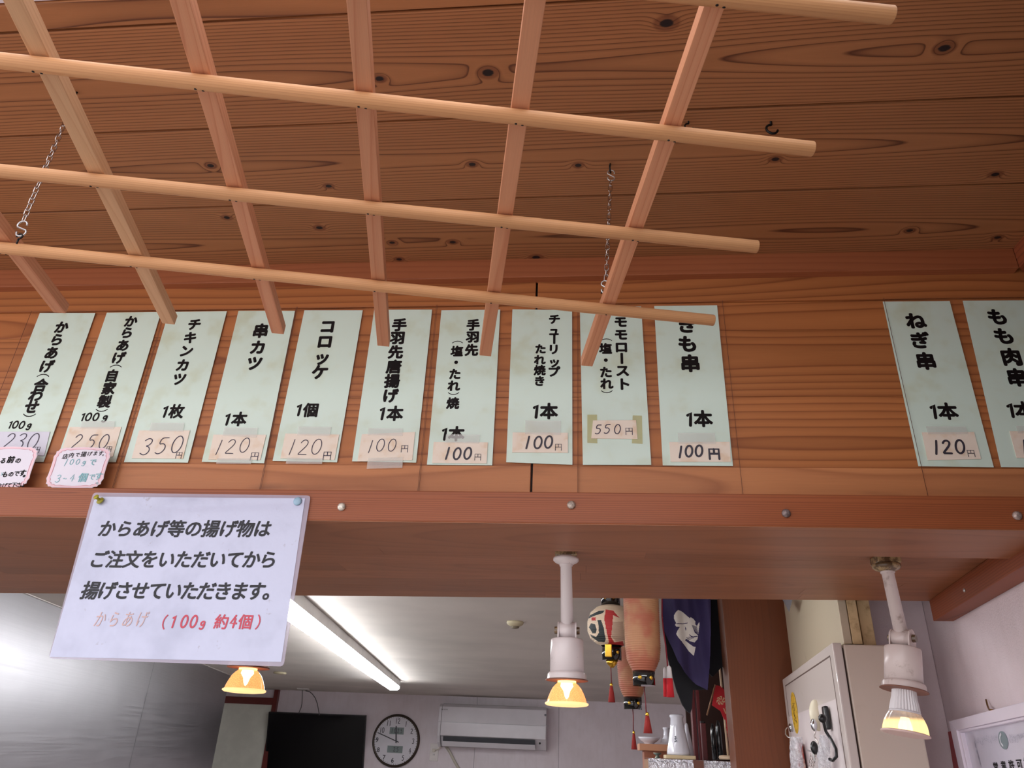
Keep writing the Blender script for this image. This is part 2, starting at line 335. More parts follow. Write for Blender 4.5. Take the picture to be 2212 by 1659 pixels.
class Ink:
    """flat lettering on a plane: O origin, ex right, ey up"""
    def __init__(s, ex=V(1, 0, 0), ey=V(0, 0, 1)): s.mb = MB(); s.ex = ex; s.ey = ey; s.n = ex.cross(ey)
    def put(s, vs, fs, O, z=0.): s.mb.add([O+s.ex*x+s.ey*y+s.n*z for x, y in vs], fs)
    def ch(s, c, O, em, bold=.0, rot=0., shear=0., sx=1., sy=1.):
        vs, fs = glyph(c)
        if not vs: return
        xs = [v[0] for v in vs]; ys = [v[1] for v in vs]
        if c in 'ッュ、。・': cx, cy = .5, .36
        else: cx, cy = .5, .36
        if c in '（）()ー': cx = (min(xs)+max(xs))/2; cy = (min(ys)+max(ys))/2
        ofs = [(0, 0)] if not bold else [(0, 0)]+[(bold*math.cos(k*math.pi/4), bold*math.sin(k*math.pi/4)) for k in range(8)]
        cr, sr = math.cos(rot), math.sin(rot)
        for ii, (ox, oy) in enumerate(ofs):
            q = []
            for x, y in vs:
                X = (x-cx+ox)*em*sx; Y = (y-cy+oy)*em*sy
                X, Y = X*cr-Y*sr, X*sr+Y*cr; q.append((X+Y*shear, Y))
            s.put(q, fs, O, ii*1.2e-5)
    def stroke(s, pts, w, O, sm=2):
        p = smoothp(pts, sm) if sm else pts; vs = []; fs = []
        for i, (x, y) in enumerate(p):
            a = p[max(0, i-1)]; b = p[min(len(p)-1, i+1)]; dx, dy = b[0]-a[0], b[1]-a[1]; l = math.hypot(dx, dy) or 1; nx, ny = -dy/l*w/2, dx/l*w/2
            vs += [(x+nx, y+ny), (x-nx, y-ny)]
        for i in range(len(p)-1): fs.append((2*i, 2*i+1, 2*i+3, 2*i+2))
        s.lay = getattr(s, 'lay', 0)+1; z = (s.lay % 7)*1.5e-5; b0 = len(s.mb.v)
        s.put(vs, fs, O, z)
        for i in range(len(vs)): s.mb.v[b0+i] = tuple(Vector(s.mb.v[b0+i])+s.n*(i*1e-7))
        for k_, (x, y) in enumerate((p[0], p[-1])):
            s.put([(x+w/2*math.cos(k*math.pi/4), y+w/2*math.sin(k*math.pi/4)) for k in range(8)], [tuple(range(8))], O, z+6e-6*(k_+1))
    def dig(s, c, O, h, w, sx=1., shear=0.):       # h = full height of the digit, w = pen width
        k = h/1.34
        for st in STK[c]: s.stroke([((x*sx+y*shear)*k, y*k) for x, y in st], w, O, 2 if c not in '1I4.' else 0)
    def build(s, name, mat, parent, **kw): return s.mb.build(name, mat, parent, **kw)
def yen_strokes(): return [[(-.42, -.5), (-.42, .45), (.42, .45), (.42, -.5)], [(0, .45), (0, .0)], [(-.42, 0), (.42, 0)]]
# ------------------------------------------------------------------ menu strips
def paper(name, col, stain, rough=.35, st=.5, scale=14, coat=.25):
    n = N(name); o = n.obj(); a = n.noise(o, scale, 4., .6); b = n.noise(o, scale*5, 3., .7)
    c = n.mix(n.mr(a, .48, .74, 0., st), srgb(col), srgb(stain)); c = n.mix(n.mr(b, .72, .80, 0., .5), c, srgb(tuple(x*.72 for x in stain)))
    n.P(Base_Color=c, Roughness=rough, Coat_Weight=coat, Coat_Roughness=.12); n.bump(n.noise(o, 30, 2), .12, .002); return n.m
M_mint = paper('mint_paper', (218, 238, 226), (202, 212, 182), st=.7)
M_tan = paper('aged_card', (244, 230, 214), (232, 204, 174), rough=.5, st=.9, scale=40, coat=.1)
M_white = paper('white_card', (226, 226, 240), (206, 206, 222), rough=.4, coat=.1)
def film_mat(name, col, a, rough=.15, tint=1.0):
    n = N(name); n.P(Base_Color=srgb(col), Roughness=rough, Alpha=a, Specular_IOR_Level=.6); return n.m
M_film = film_mat('clear_film', (150, 120, 120), .015)
M_tape = film_mat('clear_tape', (240, 240, 236), .28, .2)
M_ytape = film_mat('yellowed_tape', (216, 214, 160), .55, .3)
M_grime = plain('film_edge_grime', (92, 52, 38), .6)
Z4 = lambda x, y: (x/2.989, 555+y/2.989)
Z5 = lambda x, y: (740+x/2.989, 555+y/2.989)
Z6 = lambda x, y: (1472+x/2.989, 555+y/2.989)
Z7 = lambda x, y: (1240+x/4.483, 640+y/4.483)
T = .0006
def quadY(ps, Y): return [onY(px, py, Y) for px, py in ps]
def rect_part(name, ps, Y, mat, parent, th=T, curl=0.):
    q = quadY(ps, Y); return MB().slab([q[0], q[3], q[2], q[1]], (0, th, 0)).build(name, mat, parent)
strips = [
 dict(n='か1', lab='mint menu strip for 230 yen karaage with a white price card, leftmost', q=[(86, 676), (206, 676), (94, 998)], Z=Z4,
      big=[('か', 397, 455), ('ら', 367, 535), ('あ', 333, 620), ('げ', 300, 707), ('（', 279, 765, 90), ('合', 262, 830), ('わ', 232, 895), ('せ', 205, 970), ('）', 188, 1022, 90)], em=25,
      u=[('I', 68, 1083), ('0', 100, 1083), ('0', 142, 1085), ('g', 190, 1088)], uh=13, card=[(-32, 1128), (322, 1128), (285, 1283), (-70, 1280)], cm=1, num='230', np=[(60, 1190), (135, 1190), (215, 1190)], nh=27, pen=.0016, yen=(238, 1245, 11), tapes=[]),
 dict(n='か2', lab='mint menu strip for 250 yen home-made karaage, second from the left', q=[(230.8, 675.4), (348, 674), (250, 998.3)], Z=Z4,
      big=[('か', 845, 417), ('ら', 820, 490), ('あ', 793, 572), ('げ', 765, 652), ('（', 749, 705, 90), ('自', 722, 768), ('家', 703, 850), ('製', 675, 935), ('）', 655, 990, 90)], em=23.5,
      u=[('I', 537, 1033), ('0', 572, 1033), ('0', 620, 1033), ('g', 680, 1036)], uh=14, card=[(450, 1098), (783, 1098), (728, 1290), (385, 1290)], cm=0, num='250', np=[(500, 1192), (590, 1192), (672, 1192)], nh=24, pen=.0015, yen=(703, 1240, 10), tapes=[[(528, 1060), (742, 1060), (735, 1112), (515, 1106)]]),
 dict(n='チ', lab='mint menu strip for 350 yen chicken cutlet, third from the left', q=[(364.7, 673.8), (490.1, 672.1), (405.8, 999.3)], Z=Z4,
      big=[('チ', 1255, 437), ('キ', 1228, 522), ('ン', 1203, 608), ('カ', 1180, 700), ('ツ', 1158, 790)], em=24,
      u=[('I', 1068, 998), ('枚', 1140, 998)], uh=20, card=[(898, 1120), (1226, 1120), (1180, 1303), (850, 1300)], cm=0, num='350', np=[(948, 1225), (1045, 1218), (1145, 1210)], nh=28, pen=.0016, yen=(1155, 1280, 11), tapes=[[(975, 1070), (1190, 1070), (1182, 1128), (962, 1124)]]),
 dict(n='串', lab='mint menu strip for 120 yen skewer cutlet, fourth from the left behind a slat end', q=[(515.2, 671.4), (637.3, 671.4), (570.4, 1000.6)], Z=Z4,
      big=[('串', 1683, 478), ('カ', 1665, 585), ('ツ', 1643, 688)], em=28, u=[('I', 1470, 1048), ('本', 1545, 1048)], uh=20, card=[(1378, 1147), (1718, 1148), (1680, 1310), (1345, 1308)], cm=0, num='120', np=[(1413, 1230), (1490, 1225), (1580, 1215)], nh=24, pen=.0013, yen=(1643, 1288, 14),
      tapes=[[(1448, 1100), (1665, 1102), (1657, 1165), (1437, 1155)], [(1402, 1300), (1628, 1300), (1620, 1336), (1396, 1334)]]),
 dict(n='コ', lab='mint menu strip for 120 yen croquette, fifth from the left and fully uncovered', q=[(657.4, 670.4), (783.5, 670.4), (728, 998.7)], Z=Z4,
      big=[('コ', 2115, 450), ('ロ', 2098, 547), ('ッ', 2080, 652), ('ケ', 2065, 745)], em=28, u=[('I', 1932, 987), ('個', 2007, 990)], uh=20, card=[(1842, 1140), (2190, 1147), (2160, 1310), (1810, 1300)], cm=0, num='120', np=[(1885, 1228), (1960, 1230), (2045, 1225)], nh=25, pen=.0013, yen=(2112, 1283, 14),
      tapes=[[(1925, 1095), (2138, 1097), (2130, 1155), (1918, 1150)], [(1855, 1296), (2085, 1300), (2078, 1336), (1845, 1334)]]),
 dict(n='手1', lab='mint menu strip for 100 yen fried chicken wing with six large characters', q=[(808.3, 669), (933.4, 668.8), (898.9, 999.3)], Z=Z5,
      big=[('手', 367, 440), ('羽', 355, 523), ('先', 343, 615), ('唐', 332, 710), ('揚', 320, 802), ('げ', 308, 897)], em=25, u=[('I', 258, 1010), ('本', 338, 1012)], uh=21, card=[(125, 1145), (468, 1130), (450, 1312), (95, 1320)], cm=0, num='100', np=[(180, 1225), (245, 1215), (320, 1215)], nh=20, pen=.0013, yen=(400, 1238, 12),
      tapes=[[(165, 1105), (388, 1107), (387, 1156), (162, 1150)], [(165, 1298), (390, 1292), (386, 1362), (155, 1368)]]),
 dict(n='手2', lab='mint menu strip for salt or sauce grilled chicken wing at 100 yen', q=[(953.5, 670.4), (1080.6, 668.8), (1063.2, 1005)], Z=Z5,
      big=[('手', 843, 440), ('羽', 840, 517), ('先', 833, 602)], em=22, sub=[('（', 742, 550, 90), ('塩', 738, 610), ('・', 733, 682), ('た', 725, 757), ('れ', 718, 833), ('）', 716, 882, 90), ('焼', 712, 945)], es=20,
      u=[('I', 660, 1143), ('本', 735, 1143)], uh=20, card=[(588, 1195), (938, 1197), (930, 1333), (578, 1330)], cm=0, num='100', np=[(677, 1268), (740, 1270), (808, 1268)], nh=18, pen=.0030, yen=(873, 1292, 11), tapes=[[(668, 1145), (888, 1147), (880, 1205), (660, 1200)]]),
 dict(n='チュ', lab='mint menu strip for 100 yen tulip chicken with two narrow columns of characters', q=[(1107, 668), (1235.8, 670), (1236.5, 1004)], Z=Z5,
      big=[('チ', 1368, 403), ('ュ', 1365, 478), ('ー', 1367, 532, 90), ('リ', 1363, 597), ('ッ', 1367, 680), ('プ', 1363, 742)], em=19.5, sub=[('た', 1278, 595), ('れ', 1273, 665), ('焼', 1273, 732), ('き', 1272, 802)], es=18.5,
      u=[('I', 1250, 997), ('本', 1332, 997)], uh=22, card=[(1098, 1133), (1455, 1135), (1455, 1265), (1095, 1262)], cm=0, num='100', np=[(1195, 1198), (1262, 1198), (1330, 1195)], nh=19, pen=.0030, yen=(1393, 1228, 11), tapes=[[(1180, 1055), (1410, 1058), (1408, 1150), (1178, 1145)]]),
 dict(n='モ', lab='mint menu strip for thigh roast with a small 550 yen card', q=[(1252.5, 664.5), (1385, 662), (1406.8, 1004.3)], Z=Z5,
      big=[('モ', 1795, 420), ('モ', 1797, 502), ('ロ', 1800, 583), ('ー', 1803, 655, 90), ('ス', 1808, 735), ('ト', 1815, 822)], em=22, sub=[('（', 1703, 535, 90), ('塩', 1698, 593), ('・', 1700, 668), ('た', 1700, 745), ('れ', 1705, 820), ('）', 1706, 870, 90)], es=20,
      u=[], uh=0, card=[(1617, 1055), (1895, 1053), (1905, 1175), (1605, 1172)], cm=0, num='550', np=[(1650, 1113), (1708, 1110), (1775, 1112)], nh=15, pen=.0015, yen=(1850, 1125, 12), tapes=[], yt=[[(1580, 1018), (1643, 1018), (1645, 1203), (1580, 1200)], [(1873, 1023), (1933, 1025), (1937, 1207), (1868, 1203)]]),
 dict(n='き', lab='mint menu strip for 100 yen liver skewer, left of the empty wall patch', q=[(1413.2, 661), (1549, 659.4), (1583.4, 1006.7)], Z=Z7,
      big=[('き', 1090, 280), ('も', 1100, 463), ('串', 1125, 652)], em=31, u=[('I', 1123, 1190), ('本', 1250, 1188)], uh=22, card=[(922, 1412), (1507, 1410), (1520, 1603), (935, 1603)], cm=0, num='100', np=[(1030, 1508), (1113, 1500), (1210, 1497)], nh=17, pen=.0032, yen=(1357, 1525, 17), ybold=1, tapes=[[(1003, 1322), (1362, 1322), (1375, 1430), (1010, 1425)]]),
 dict(n='ね', lab='mint menu strip for 120 yen leek skewer, right of the empty wall patch', q=[(1907, 651.4), (2051.5, 650.3), (2146.8, 1009.3)], Z=Z6,
      big=[('ね', 1512, 414), ('ぎ', 1540, 540), ('串', 1578, 674)], em=30, u=[('I', 1632, 998), ('本', 1720, 998)], uh=22, card=[(1552, 1132), (1890, 1130), (1935, 1305), (1590, 1312)], cm=0, num='120', np=[(1645, 1230), (1713, 1228), (1798, 1225)], nh=20, pen=.0032, yen=(1870, 1268, 11), tapes=[[(1578, 1093), (1835, 1095), (1852, 1145), (1592, 1145)]]),
 dict(n='も', lab='mint menu strip for thigh meat skewer cut by the right edge of the photo', q=[(2079.9, 649.7), (2224, 648.6), (2325, 1011)], Z=Z6,
      big=[('も', 2040, 388), ('も', 2082, 512), ('肉', 2130, 647), ('串', 2168, 780)], em=30, u=[('I', 2130, 990), ('本', 2215, 990)], uh=22, card=[(2118, 1125), (2460, 1123), (2510, 1300), (2165, 1297)], cm=0, num='120', np=[(2215, 1228), (2285, 1226), (2370, 1224)], nh=20, pen=.0032, yen=(2440, 1268, 11), tapes=[[(2160, 1090), (2400, 1090), (2415, 1138), (2172, 1138)]]),
]
for s in strips:
    Z = s['Z']; TL, TR, BR = [onY(x, y, -.0030) for x, y in s['q']]; BL = TL+(BR-TR)
    t = thing('menu_strip', s['lab'], 'menu strip', ((TL.x+TR.x)/2, 0, BL.z), 'mint green menu strips on the wooden wall')
    MB().slab([TL, BL, BR, TR], (0, T, 0)).build('paper', M_mint, t)
    k = Ink()
    for col, em in ((s['big'], s['em']), (s.get('sub', []), s.get('es', 20))):
        for e in col:
            P = onY(*Z(e[1], e[2]), -.0032); rot = -math.radians(e[3]) if len(e) > 3 else 0
            k.ch(e[0], P, em/1000*(1.0 if e[0] in '（）' else 1.06), .0 if e[0] in '（）' else .052, rot)
    for e in s['u']:
        P = onY(*Z(e[1], e[2]), -.0032); h = s['uh']/1000
        if e[0] in STK: k.dig(e[0], P, h if e[0] != 'g' else h*.95, h*.22, sx=1.05, shear=.08)
        else: k.ch(e[0], P, h*1.34, .042)
    k.build('lettering', M_ink, t)
    if s.get('yt'):
        for q in s['yt']: rect_part('yellowed_tape', [Z(*p) for p in q], -.0034, M_ytape, t, .0002)
    cp = rect_part('price_card', [Z(*p) for p in s['card']], -.0042, M_white if s['cm'] else M_tan, t)
    k = Ink()
    for ch, p in zip(s['num'], s['np']): k.dig(ch, onY(*Z(*p), -.0046), s['nh']/1000*1.08, s['pen'], sx=.92, shear=.12)
    x, y, h = s['yen']; P = onY(*Z(x, y), -.0046); h /= 1000
    for st in yen_strokes(): k.stroke([(a*h, b*h) for a, b in st], h*(.2 if s.get('ybold') else .09), P, 0)
    k.build('price_writing', M_marker if s['pen'] > .002 else M_pen, cp)
    for q in s['tapes']: rect_part('tape', [Z(*p) for p in q], -.0050, M_tape, t, .0001)
# laminate film over the pairs, reaching down to the beam
fb = [((70, 690), (-60, 1000)), ((351, 712), (248, 1050)), ((642, 672), (567, 1053)), ((943.4, 670), (907, 1057)), ((1247, 700), (1251, 1057)), ((1562, 667), (1603, 1057)), ((1899, 650), (2004, 1060)), ((2250, 650), (2374, 1060))]
fx = [(onY(*a, 0).x+onY(*b, 0).x)/2 for a, b in fb]
names = ['over the two karaage strips at the left', 'over the chicken cutlet and skewer cutlet strips', 'over the croquette and fried wing strips', 'over the grilled wing and tulip strips', 'over the thigh roast and liver skewer strips', 'over the leek and thigh meat skewer strips at the right']
for i, (a, b) in enumerate([(0, 1), (1, 2), (2, 3), (3, 4), (4, 5), (6, 7)]):
    xa, xb = fx[a]+.0006, fx[b]-.0006; z0, z1 = H(.352), H(.6995)
    t = thing('laminate_film', 'clear laminating film sheet '+names[i], 'film', ((xa+xb)/2, 0, z0), 'clear film sheets on the menu wall')
    MB().box((xa, -.0057, z0), (xb, -.0055, z1)).build('film', M_film, t)
    for xx in (xa, xb-.00055): MB().box((xx, -.0058, z0), (xx+.00055, -.0054, z1)).build('film_edge', M_grime, t)
# ------------------------------------------------------------------ notice sheet pinned to the beam
YN = -.0335
SN = lambda x, y: (x/2.7243, 1050+y/2.7243)
nt_ = thing('notice_sheet', 'laminated white notice pinned to the beam with three lines of bold black text', 'sign', onY(360, 1250, YN), None)
fo = [onY(*SN(*p), YN) for p in [(548, 38), (1828, 55), (1668, 1062), (285, 1015)]]
Mf2 = film_mat('notice_film', (205, 195, 215), .42, .08)
def rounded(q, rr=.006, n=4):
    out = []
    for i in range(4):
        p, a, b = q[i], q[i-1], q[(i+1) % 4]; d1 = (a-p).normalized(); d2 = (b-p).normalized()
        for k_ in range(n+1):
            t_ = k_/n; out.append((p+d1*rr)*(1-t_)**2+p*2*t_*(1-t_)+(p+d2*rr)*t_**2)
    return out
MB().slab(rounded(fo)[::-1], (0, .0012, 0)).build('film_border', Mf2, nt_)
pq = [onY(*SN(*p), YN-.0004) for p in [(560, 62), (1795, 72), (1655, 1035), (292, 1005)]]
# slightly wavy paper
def wavy(q, nx, ny, amp, seed):
    rnd = random.Random(seed); vs = []; fs = []
    for j in range(ny+1):
        for i in range(nx+1):
            s_, t_ = i/nx, j/ny; p = (q[0]*(1-s_)+q[1]*s_)*(1-t_)+(q[3]*(1-s_)+q[2]*s_)*t_
            vs.append(p+Vector((0, amp*(math.sin(s_*9+t_*4)+math.sin(t_*13-s_*3)*.6)*t_*.5, 0)))
    for j in range(ny):
        for i in range(nx): a = j*(nx+1)+i; fs.append((a, a+nx+1, a+nx+2, a+1))
    return vs, fs
n = N('notice_paper'); o = n.obj(); a = n.noise(o, 10, 4., .65); b = n.noise(o, 45, 3., .7)
c = n.mix(n.mr(a, .42, .75, 0., .6), srgb((196, 200, 226)), srgb((168, 172, 198))); c = n.mix(n.mr(b, .68, .78, 0., .6), c, srgb((150, 140, 152)))
n.P(Base_Color=c, Roughness=.3, Coat_Weight=.7, Coat_Roughness=.06); n.bump(n.noise(o, 22, 4., .6), .35, .004); M_note = n.m
vs, fs = wavy(pq, 24, 18, .0, 1); MB().add(vs, fs, True).build('paper', M_note, nt_)
k = Ink(); YT = YN-.0009
def line(txt, x0, y0, x1, y1, em, bold=.025, sh=.10):
    nn = len(txt)-1
    for i, ch in enumerate(txt): k.ch(ch, onY(*SN(x0+(x1-x0)*i/nn, y0+(y1-y0)*i/nn), YT), em, bold, 0, sh)
line('からあげ等の揚げ物は', 632, 252, 1545, 252, .0276)
line('ご注文をいただいてから', 580, 432, 1580, 434, .0276)
line('揚げさせていただきます。', 532, 615, 1605, 620, .0276)
k.build('lettering', plain('notice_ink', (40, 40, 46), .4, Specular_IOR_Level=.3), nt_)
k = Ink()
for ch, x in (('（', 968), ('約', 1303), ('個', 1445), ('）', 1520)): k.ch(ch, onY(*SN(x, 800), YT), .0215, .02 if ch in '約個' else .008, 0, .05)
for ch, x in (('I', 1022), ('0', 1085), ('0', 1140), ('4', 1375)): k.dig(ch, onY(*SN(x, 797), YT), .0165, .0026, .85, .10)
k.dig('g', onY(*SN(1193, 808), YT), .0125, .0022, 1., .1)
k.build('red_lettering', plain('red_ink', (200, 62, 84), .4), nt_)
k = Ink()
for i, ch in enumerate('からあげ'): k.ch(ch, onY(*SN(590+i*82, 785), YT), .0215, .0, 0, .12, .8, 1.15)
k.build('faded_writing', plain('faded_orange_ink', (212, 176, 172), .4), nt_)
P = onY(217, 1082, -.036)
t = thing('push_pin', 'translucent yellow push pin at the upper left corner of the notice', 'push pin', P)
My = plain('yellow_plastic', (196, 190, 60), .2, Transmission_Weight=.35)
MB().lathe(P, (-.25, -1, .35), [(0, .0058), (.0015, .0058), (.002, .0025), (.009, .0022), (.0095, .0042), (.011, .0040), (.0115, .002)], 18).build('pin_head', My, t)
MB().cyl(P+V(0, .012, 0), P, .0006).build('pin_shaft', M_steel, t)
P = onY(643, 1083, -.0345)
tag(MB().lathe(P, (0, -1, 0), [(0, .0064), (.001, .0066), (.0022, .005), (.0026, .001)], 20).build('thumbtack', plain('blue_plastic', (150, 182, 204), .3)), 'pale blue flat thumbtack at the upper right corner of the notice', 'thumbtack')
# ------------------------------------------------------------------ scalloped memo cards on the ledge
SM = lambda x, y: (x/8.508, 940+y/8.508)
M_card = plain('memo_white', (232, 228, 240), .45, var=.03)
M_pk = plain('memo_pink', (244, 208, 218), .45); M_pk2 = plain('memo_pink_line', (232, 168, 184), .45)
def scallop(c, hx, hz, nx, nz, amp):
    pts = []; n_ = 120
    for i in range(n_):
        a_ = 2*math.pi*i/n_; cx_, sz_ = math.cos(a_), math.sin(a_); e = .36
        x_ = hx*math.copysign(abs(cx_)**e, cx_); z_ = hz*math.copysign(abs(sz_)**e, sz_)
        s_ = 1-amp*abs(math.cos(a_*nx)); pts.append(Vector((c.x+x_*s_, c.y, c.z+z_*s_)))
    return pts
def memo(px, py, hx, hz, label, lines, cut=None):
    P = onY(px, py, -.0235); P.z = zt+hz+.0005
    t = thing('memo_card', label, 'memo card', (P.x, P.y, zt), 'pink-edged memo cards on the ledge')
    MB().slab(scallop(P, hx, hz, 9, 9, .035)[::-1], (0, .0008, 0)).build('card', M_card, t)
    for sc1, sc2, mt in ((.985, .90, M_pk), (.90, .885, M_pk2)):
        A_ = scallop(P+V(0, -.0002, 0), hx*sc1, hz*sc1, 9, 9, .04); B_ = scallop(P+V(0, -.0002, 0), hx*sc2, hz*sc2, 9, 9, .05); n_ = len(A_)
        MB().add(A_+B_, [(i, (i+1) % n_, n_+(i+1) % n_, n_+i) for i in range(n_)]).build('border', mt, t)
    for mt, items in lines:
        k = Ink()
        for e in items:
            Q = onY(*SN2(e[1], e[2]), -.0240)
            if e[0] in STK: k.dig(e[0], Q, e[3]*.75, .0010, 1., .1)
            else: k.ch(e[0], Q, e[3], e[4] if len(e) > 4 else .012, 0, .06)
        k.build('handwriting', mt, t)
    return t
SN2 = SM
M_teal = plain('teal_marker', (126, 184, 192), .5)
memo(168.5, 1012, .0495, .0355, 'pink-edged memo card with teal handwriting under the 250 yen strip',
     [(M_ink, [('店', 1200, 392, .0100, .01), ('内', 1312, 368, .0092, .01), ('で', 1425, 360, .0082, .01), ('揚', 1535, 352, .0100, .01), ('げ', 1648, 342, .0085, .01), ('ま', 1752, 335, .0085, .01), ('す', 1850, 335, .0090, .01), ('。', 1925, 345, .008)]),
      (M_teal, [('1', 1212, 500, .016), ('0', 1318, 492, .0120), ('0', 1430, 490, .0120), ('g', 1545, 500, .013), ('で', 1705, 495, .0125), ('3', 1070, 798, .017), ('~', 1192, 798, .012), ('4', 1330, 785, .015), ('個', 1525, 780, .0160, .02), ('で', 1690, 768, .0115), ('す', 1815, 755, .0140), ('。', 1835, 850, .011)])])
memo(11, 1012, .049, .0360, 'pink-edged memo card with black handwriting cut by the left edge of the photo',
     [(M_ink, [('る', 55, 470, .0105, .03), ('前', 198, 450, .0130, .03), ('の', 332, 468, .0100, .03), ('も', 92, 722, .0105, .03), ('の', 202, 718, .0092, .03), ('で', 305, 705, .0098, .03), ('す', 412, 695, .0120, .03), ('。', 490, 720, .011, .05), ('げ', 82, 925, .0082, .02), ('て', 170, 920, .0085, .02), ('下', 255, 915, .0090, .02), ('さ', 335, 910, .0080, .02), ('い', 405, 912, .0075, .02), ('。', 468, 915, .010, .04), ('お', 0, 925, .0075, .02)]),
      (M_teal, [('い', 0, 720, .010)])])
# ------------------------------------------------------------------ hanging lattice of dowels and slats
LU = Vector((.9806, .1961, -.0061)); LV = Vector((-.1961, .9785, -.0634)); LU.normalize(); LV = (LV-LU*LV.dot(LU)).normalized(); LN = LU.cross(LV)
LO = Vector((.0303, -.2403, 2.1326-1.6+CZ)); la, lb = .1512, .1458
def lp(x, y): return onP(x, y, LO, LN)
def tcyl(name, A, B, rad, mat, parent, n=20, **kw):
    """round bar with its own local X along the grain"""
    A = Vector(A); B = Vector(B); L = (B-A).length
    o = MB().lathe((-L/2, 0, 0), (1, 0, 0), [(0, rad*.93), (.0008, rad), (L-.0008, rad), (L, rad*.93)], n).build(name, mat, None, 0, **kw)
    x = (B-A).normalized(); z = (LN-x*LN.dot(x)).normalized(); y = z.cross(x); m_ = Matrix((x, y, z)).transposed().to_4x4(); m_.translation = (A+B)/2; o.parent = parent; o.matrix_world = m_
    if parent: o.matrix_parent_inverse = Matrix.Translation(-parent.location)
    o.matrix_basis = m_
    return o
def tbox(name, A, B, w, h, mat, parent, **kw):
    A = Vector(A); B = Vector(B); L = (B-A).length
    o = MB().box((-L/2, -w/2, 0), (L/2, w/2, h)).build(name, mat, None, .0007, **kw)
    x = (B-A).normalized(); z = (LN-x*LN.dot(x)).normalized(); y = z.cross(x); m_ = Matrix((x, y, z)).transposed().to_4x4(); m_.translation = (A+B)/2; o.parent = parent
    o.matrix_parent_inverse = Matrix.Translation(-parent.location); o.matrix_basis = m_
    return o
lat = thing('hanging_lattice', 'pale wooden lattice of round dowels and square slats hung on chains', 'lattice', LO)
RD = .0076
dl = []
for i, (a_, b_) in enumerate([((1200, -42), (1928, 33)), ((0, 131), (1756, 322)), ((0, 369), (1636, 533)), ((0, 535), (1542, 692))]):
    A, B = lp(*a_), lp(*b_)
    A = A-(B-A).normalized()*(.55 if i else 1.2)
    dl.append((A, B)); tcyl('dowel', A-LN*0, B, RD, M_dowel, lat, seed=2.1*i+1, wa=.003, wd=.012+.004*i)
sl = []
for i, (a_, b_) in enumerate([((12, 525), (129, 676)), ((27, 0), (364, 700)), ((387, 0), (600, 721)), ((770, 0), (828, 748)), ((1157, 0), (1048, 769)), ((1545, 10), (1267.5, 790.8))]):
    A, B = onP(*a_, LO+LN*RD, LN), onP(*b_, LO+LN*RD, LN); d_ = (A-B).normalized(); A = B+d_*(.80 if i else .82)
    sl.append((A, B)); tbox('slat', A, B, .0176, .0155, M_slat2 if i == 1 else M_slat, lat, seed=3.7*i+2, wa=random.uniform(-.02, .02), wd=random.uniform(.0, .05))
for i, (A, B) in enumerate(dl):
    for j, (P, Q) in enumerate(sl):
        du = (B-A).normalized(); dv = (Q-P).normalized(); w = P-A; b_ = du.dot(dv)
        t1 = (w.dot(du)-b_*w.dot(dv))/(1-b_*b_); X = A+du*t1
        if t1 < 0 or t1 > (B-A).length or (X-Q).dot(dv) > 0: continue
        for k_, (e1, e2) in enumerate(((-.003, .35), (.0035, .62))):
            if i == 3 and k_ and j > 2: continue
            an = e2; nn = (-LN*math.cos(an)+dv*math.sin(an)*.9).normalized()
            MB().lathe(X+du*e1+nn*(RD-.0012), nn, [(0, .0013), (.0015, .0013), (.0016, .0006)], 10).build('nail', M_blk, lat)
def hookpts(P, s=1., open_=1., ang=0.):
    """a screw hook hanging down from P"""
    pts = [P+V(0, 0, .004*s), P+V(0, 0, -.004*s)]; R = .0052*s; c = P+V(0, 0, -.004*s-R)
    for k_ in range(13):
        an = math.pi/2+k_/12*math.pi*1.45; pts.append(c+V(math.cos(an)*R*math.cos(ang), math.cos(an)*R*math.sin(ang), math.sin(an)*R))
    return pts
def hook(x, y, label, s=1., ang=0.):
    P = onH(x, y, HC); return tag(MB().tube(hookpts(P, s, 1, ang), .0011*s).build('screw_hook', M_blk), label, 'hook')
hook(1665, 263, 'black open screw hook alone in the ceiling at the right, holding nothing', 1.5, .15)
hook(1487, 262, 'black screw hook in the ceiling hidden behind the rightmost slat', 1.1, .2)
hook(166, 199, 'black screw hook in the ceiling beside the pale slat at the upper left', 1.2, 1.2)
hook(1318, 354, 'dark screw hook in the ceiling carrying the right-hand chain', 1.1, 1.4)
link_me = None
def link_mesh():
    pts = []; Rr, h = .0026, .0030
    for k_ in range(16):
        an = 2*math.pi*k_/16; pts.append(V(math.cos(an)*Rr, 0, math.sin(an)*Rr+(h if math.sin(an) >= 0 else -h)))
    return MB().tube(pts, .00072, 6, True)
def chain(A, B, label, sag=0.):
    t = thing('chain', label, 'chain', A, 'chains holding the lattice'); L = (B-A).length; n_ = int(L/.0086)
    x = (B-A)/n_; up = -(B-A).normalized(); a1 = up.orthogonal().normalized(); a2 = up.cross(a1); me = None
    for i in range(n_):
        if me is None: o = link_mesh().build('link', M_steel); me = o.data
        else: o = bpy.data.objects.new('link', me); C.objects.link(o)
        an = math.pi/2*(i % 2)+random.uniform(-.35, .35)+.5; X = a1*math.cos(an)+a2*math.sin(an); Y = up.cross(X)
        m_ = Matrix((X, Y, up)).transposed().to_4x4(); m_.translation = A+x*(i+.5); o.parent = t; o.matrix_parent_inverse = Matrix.Translation(-A); o.matrix_basis = m_
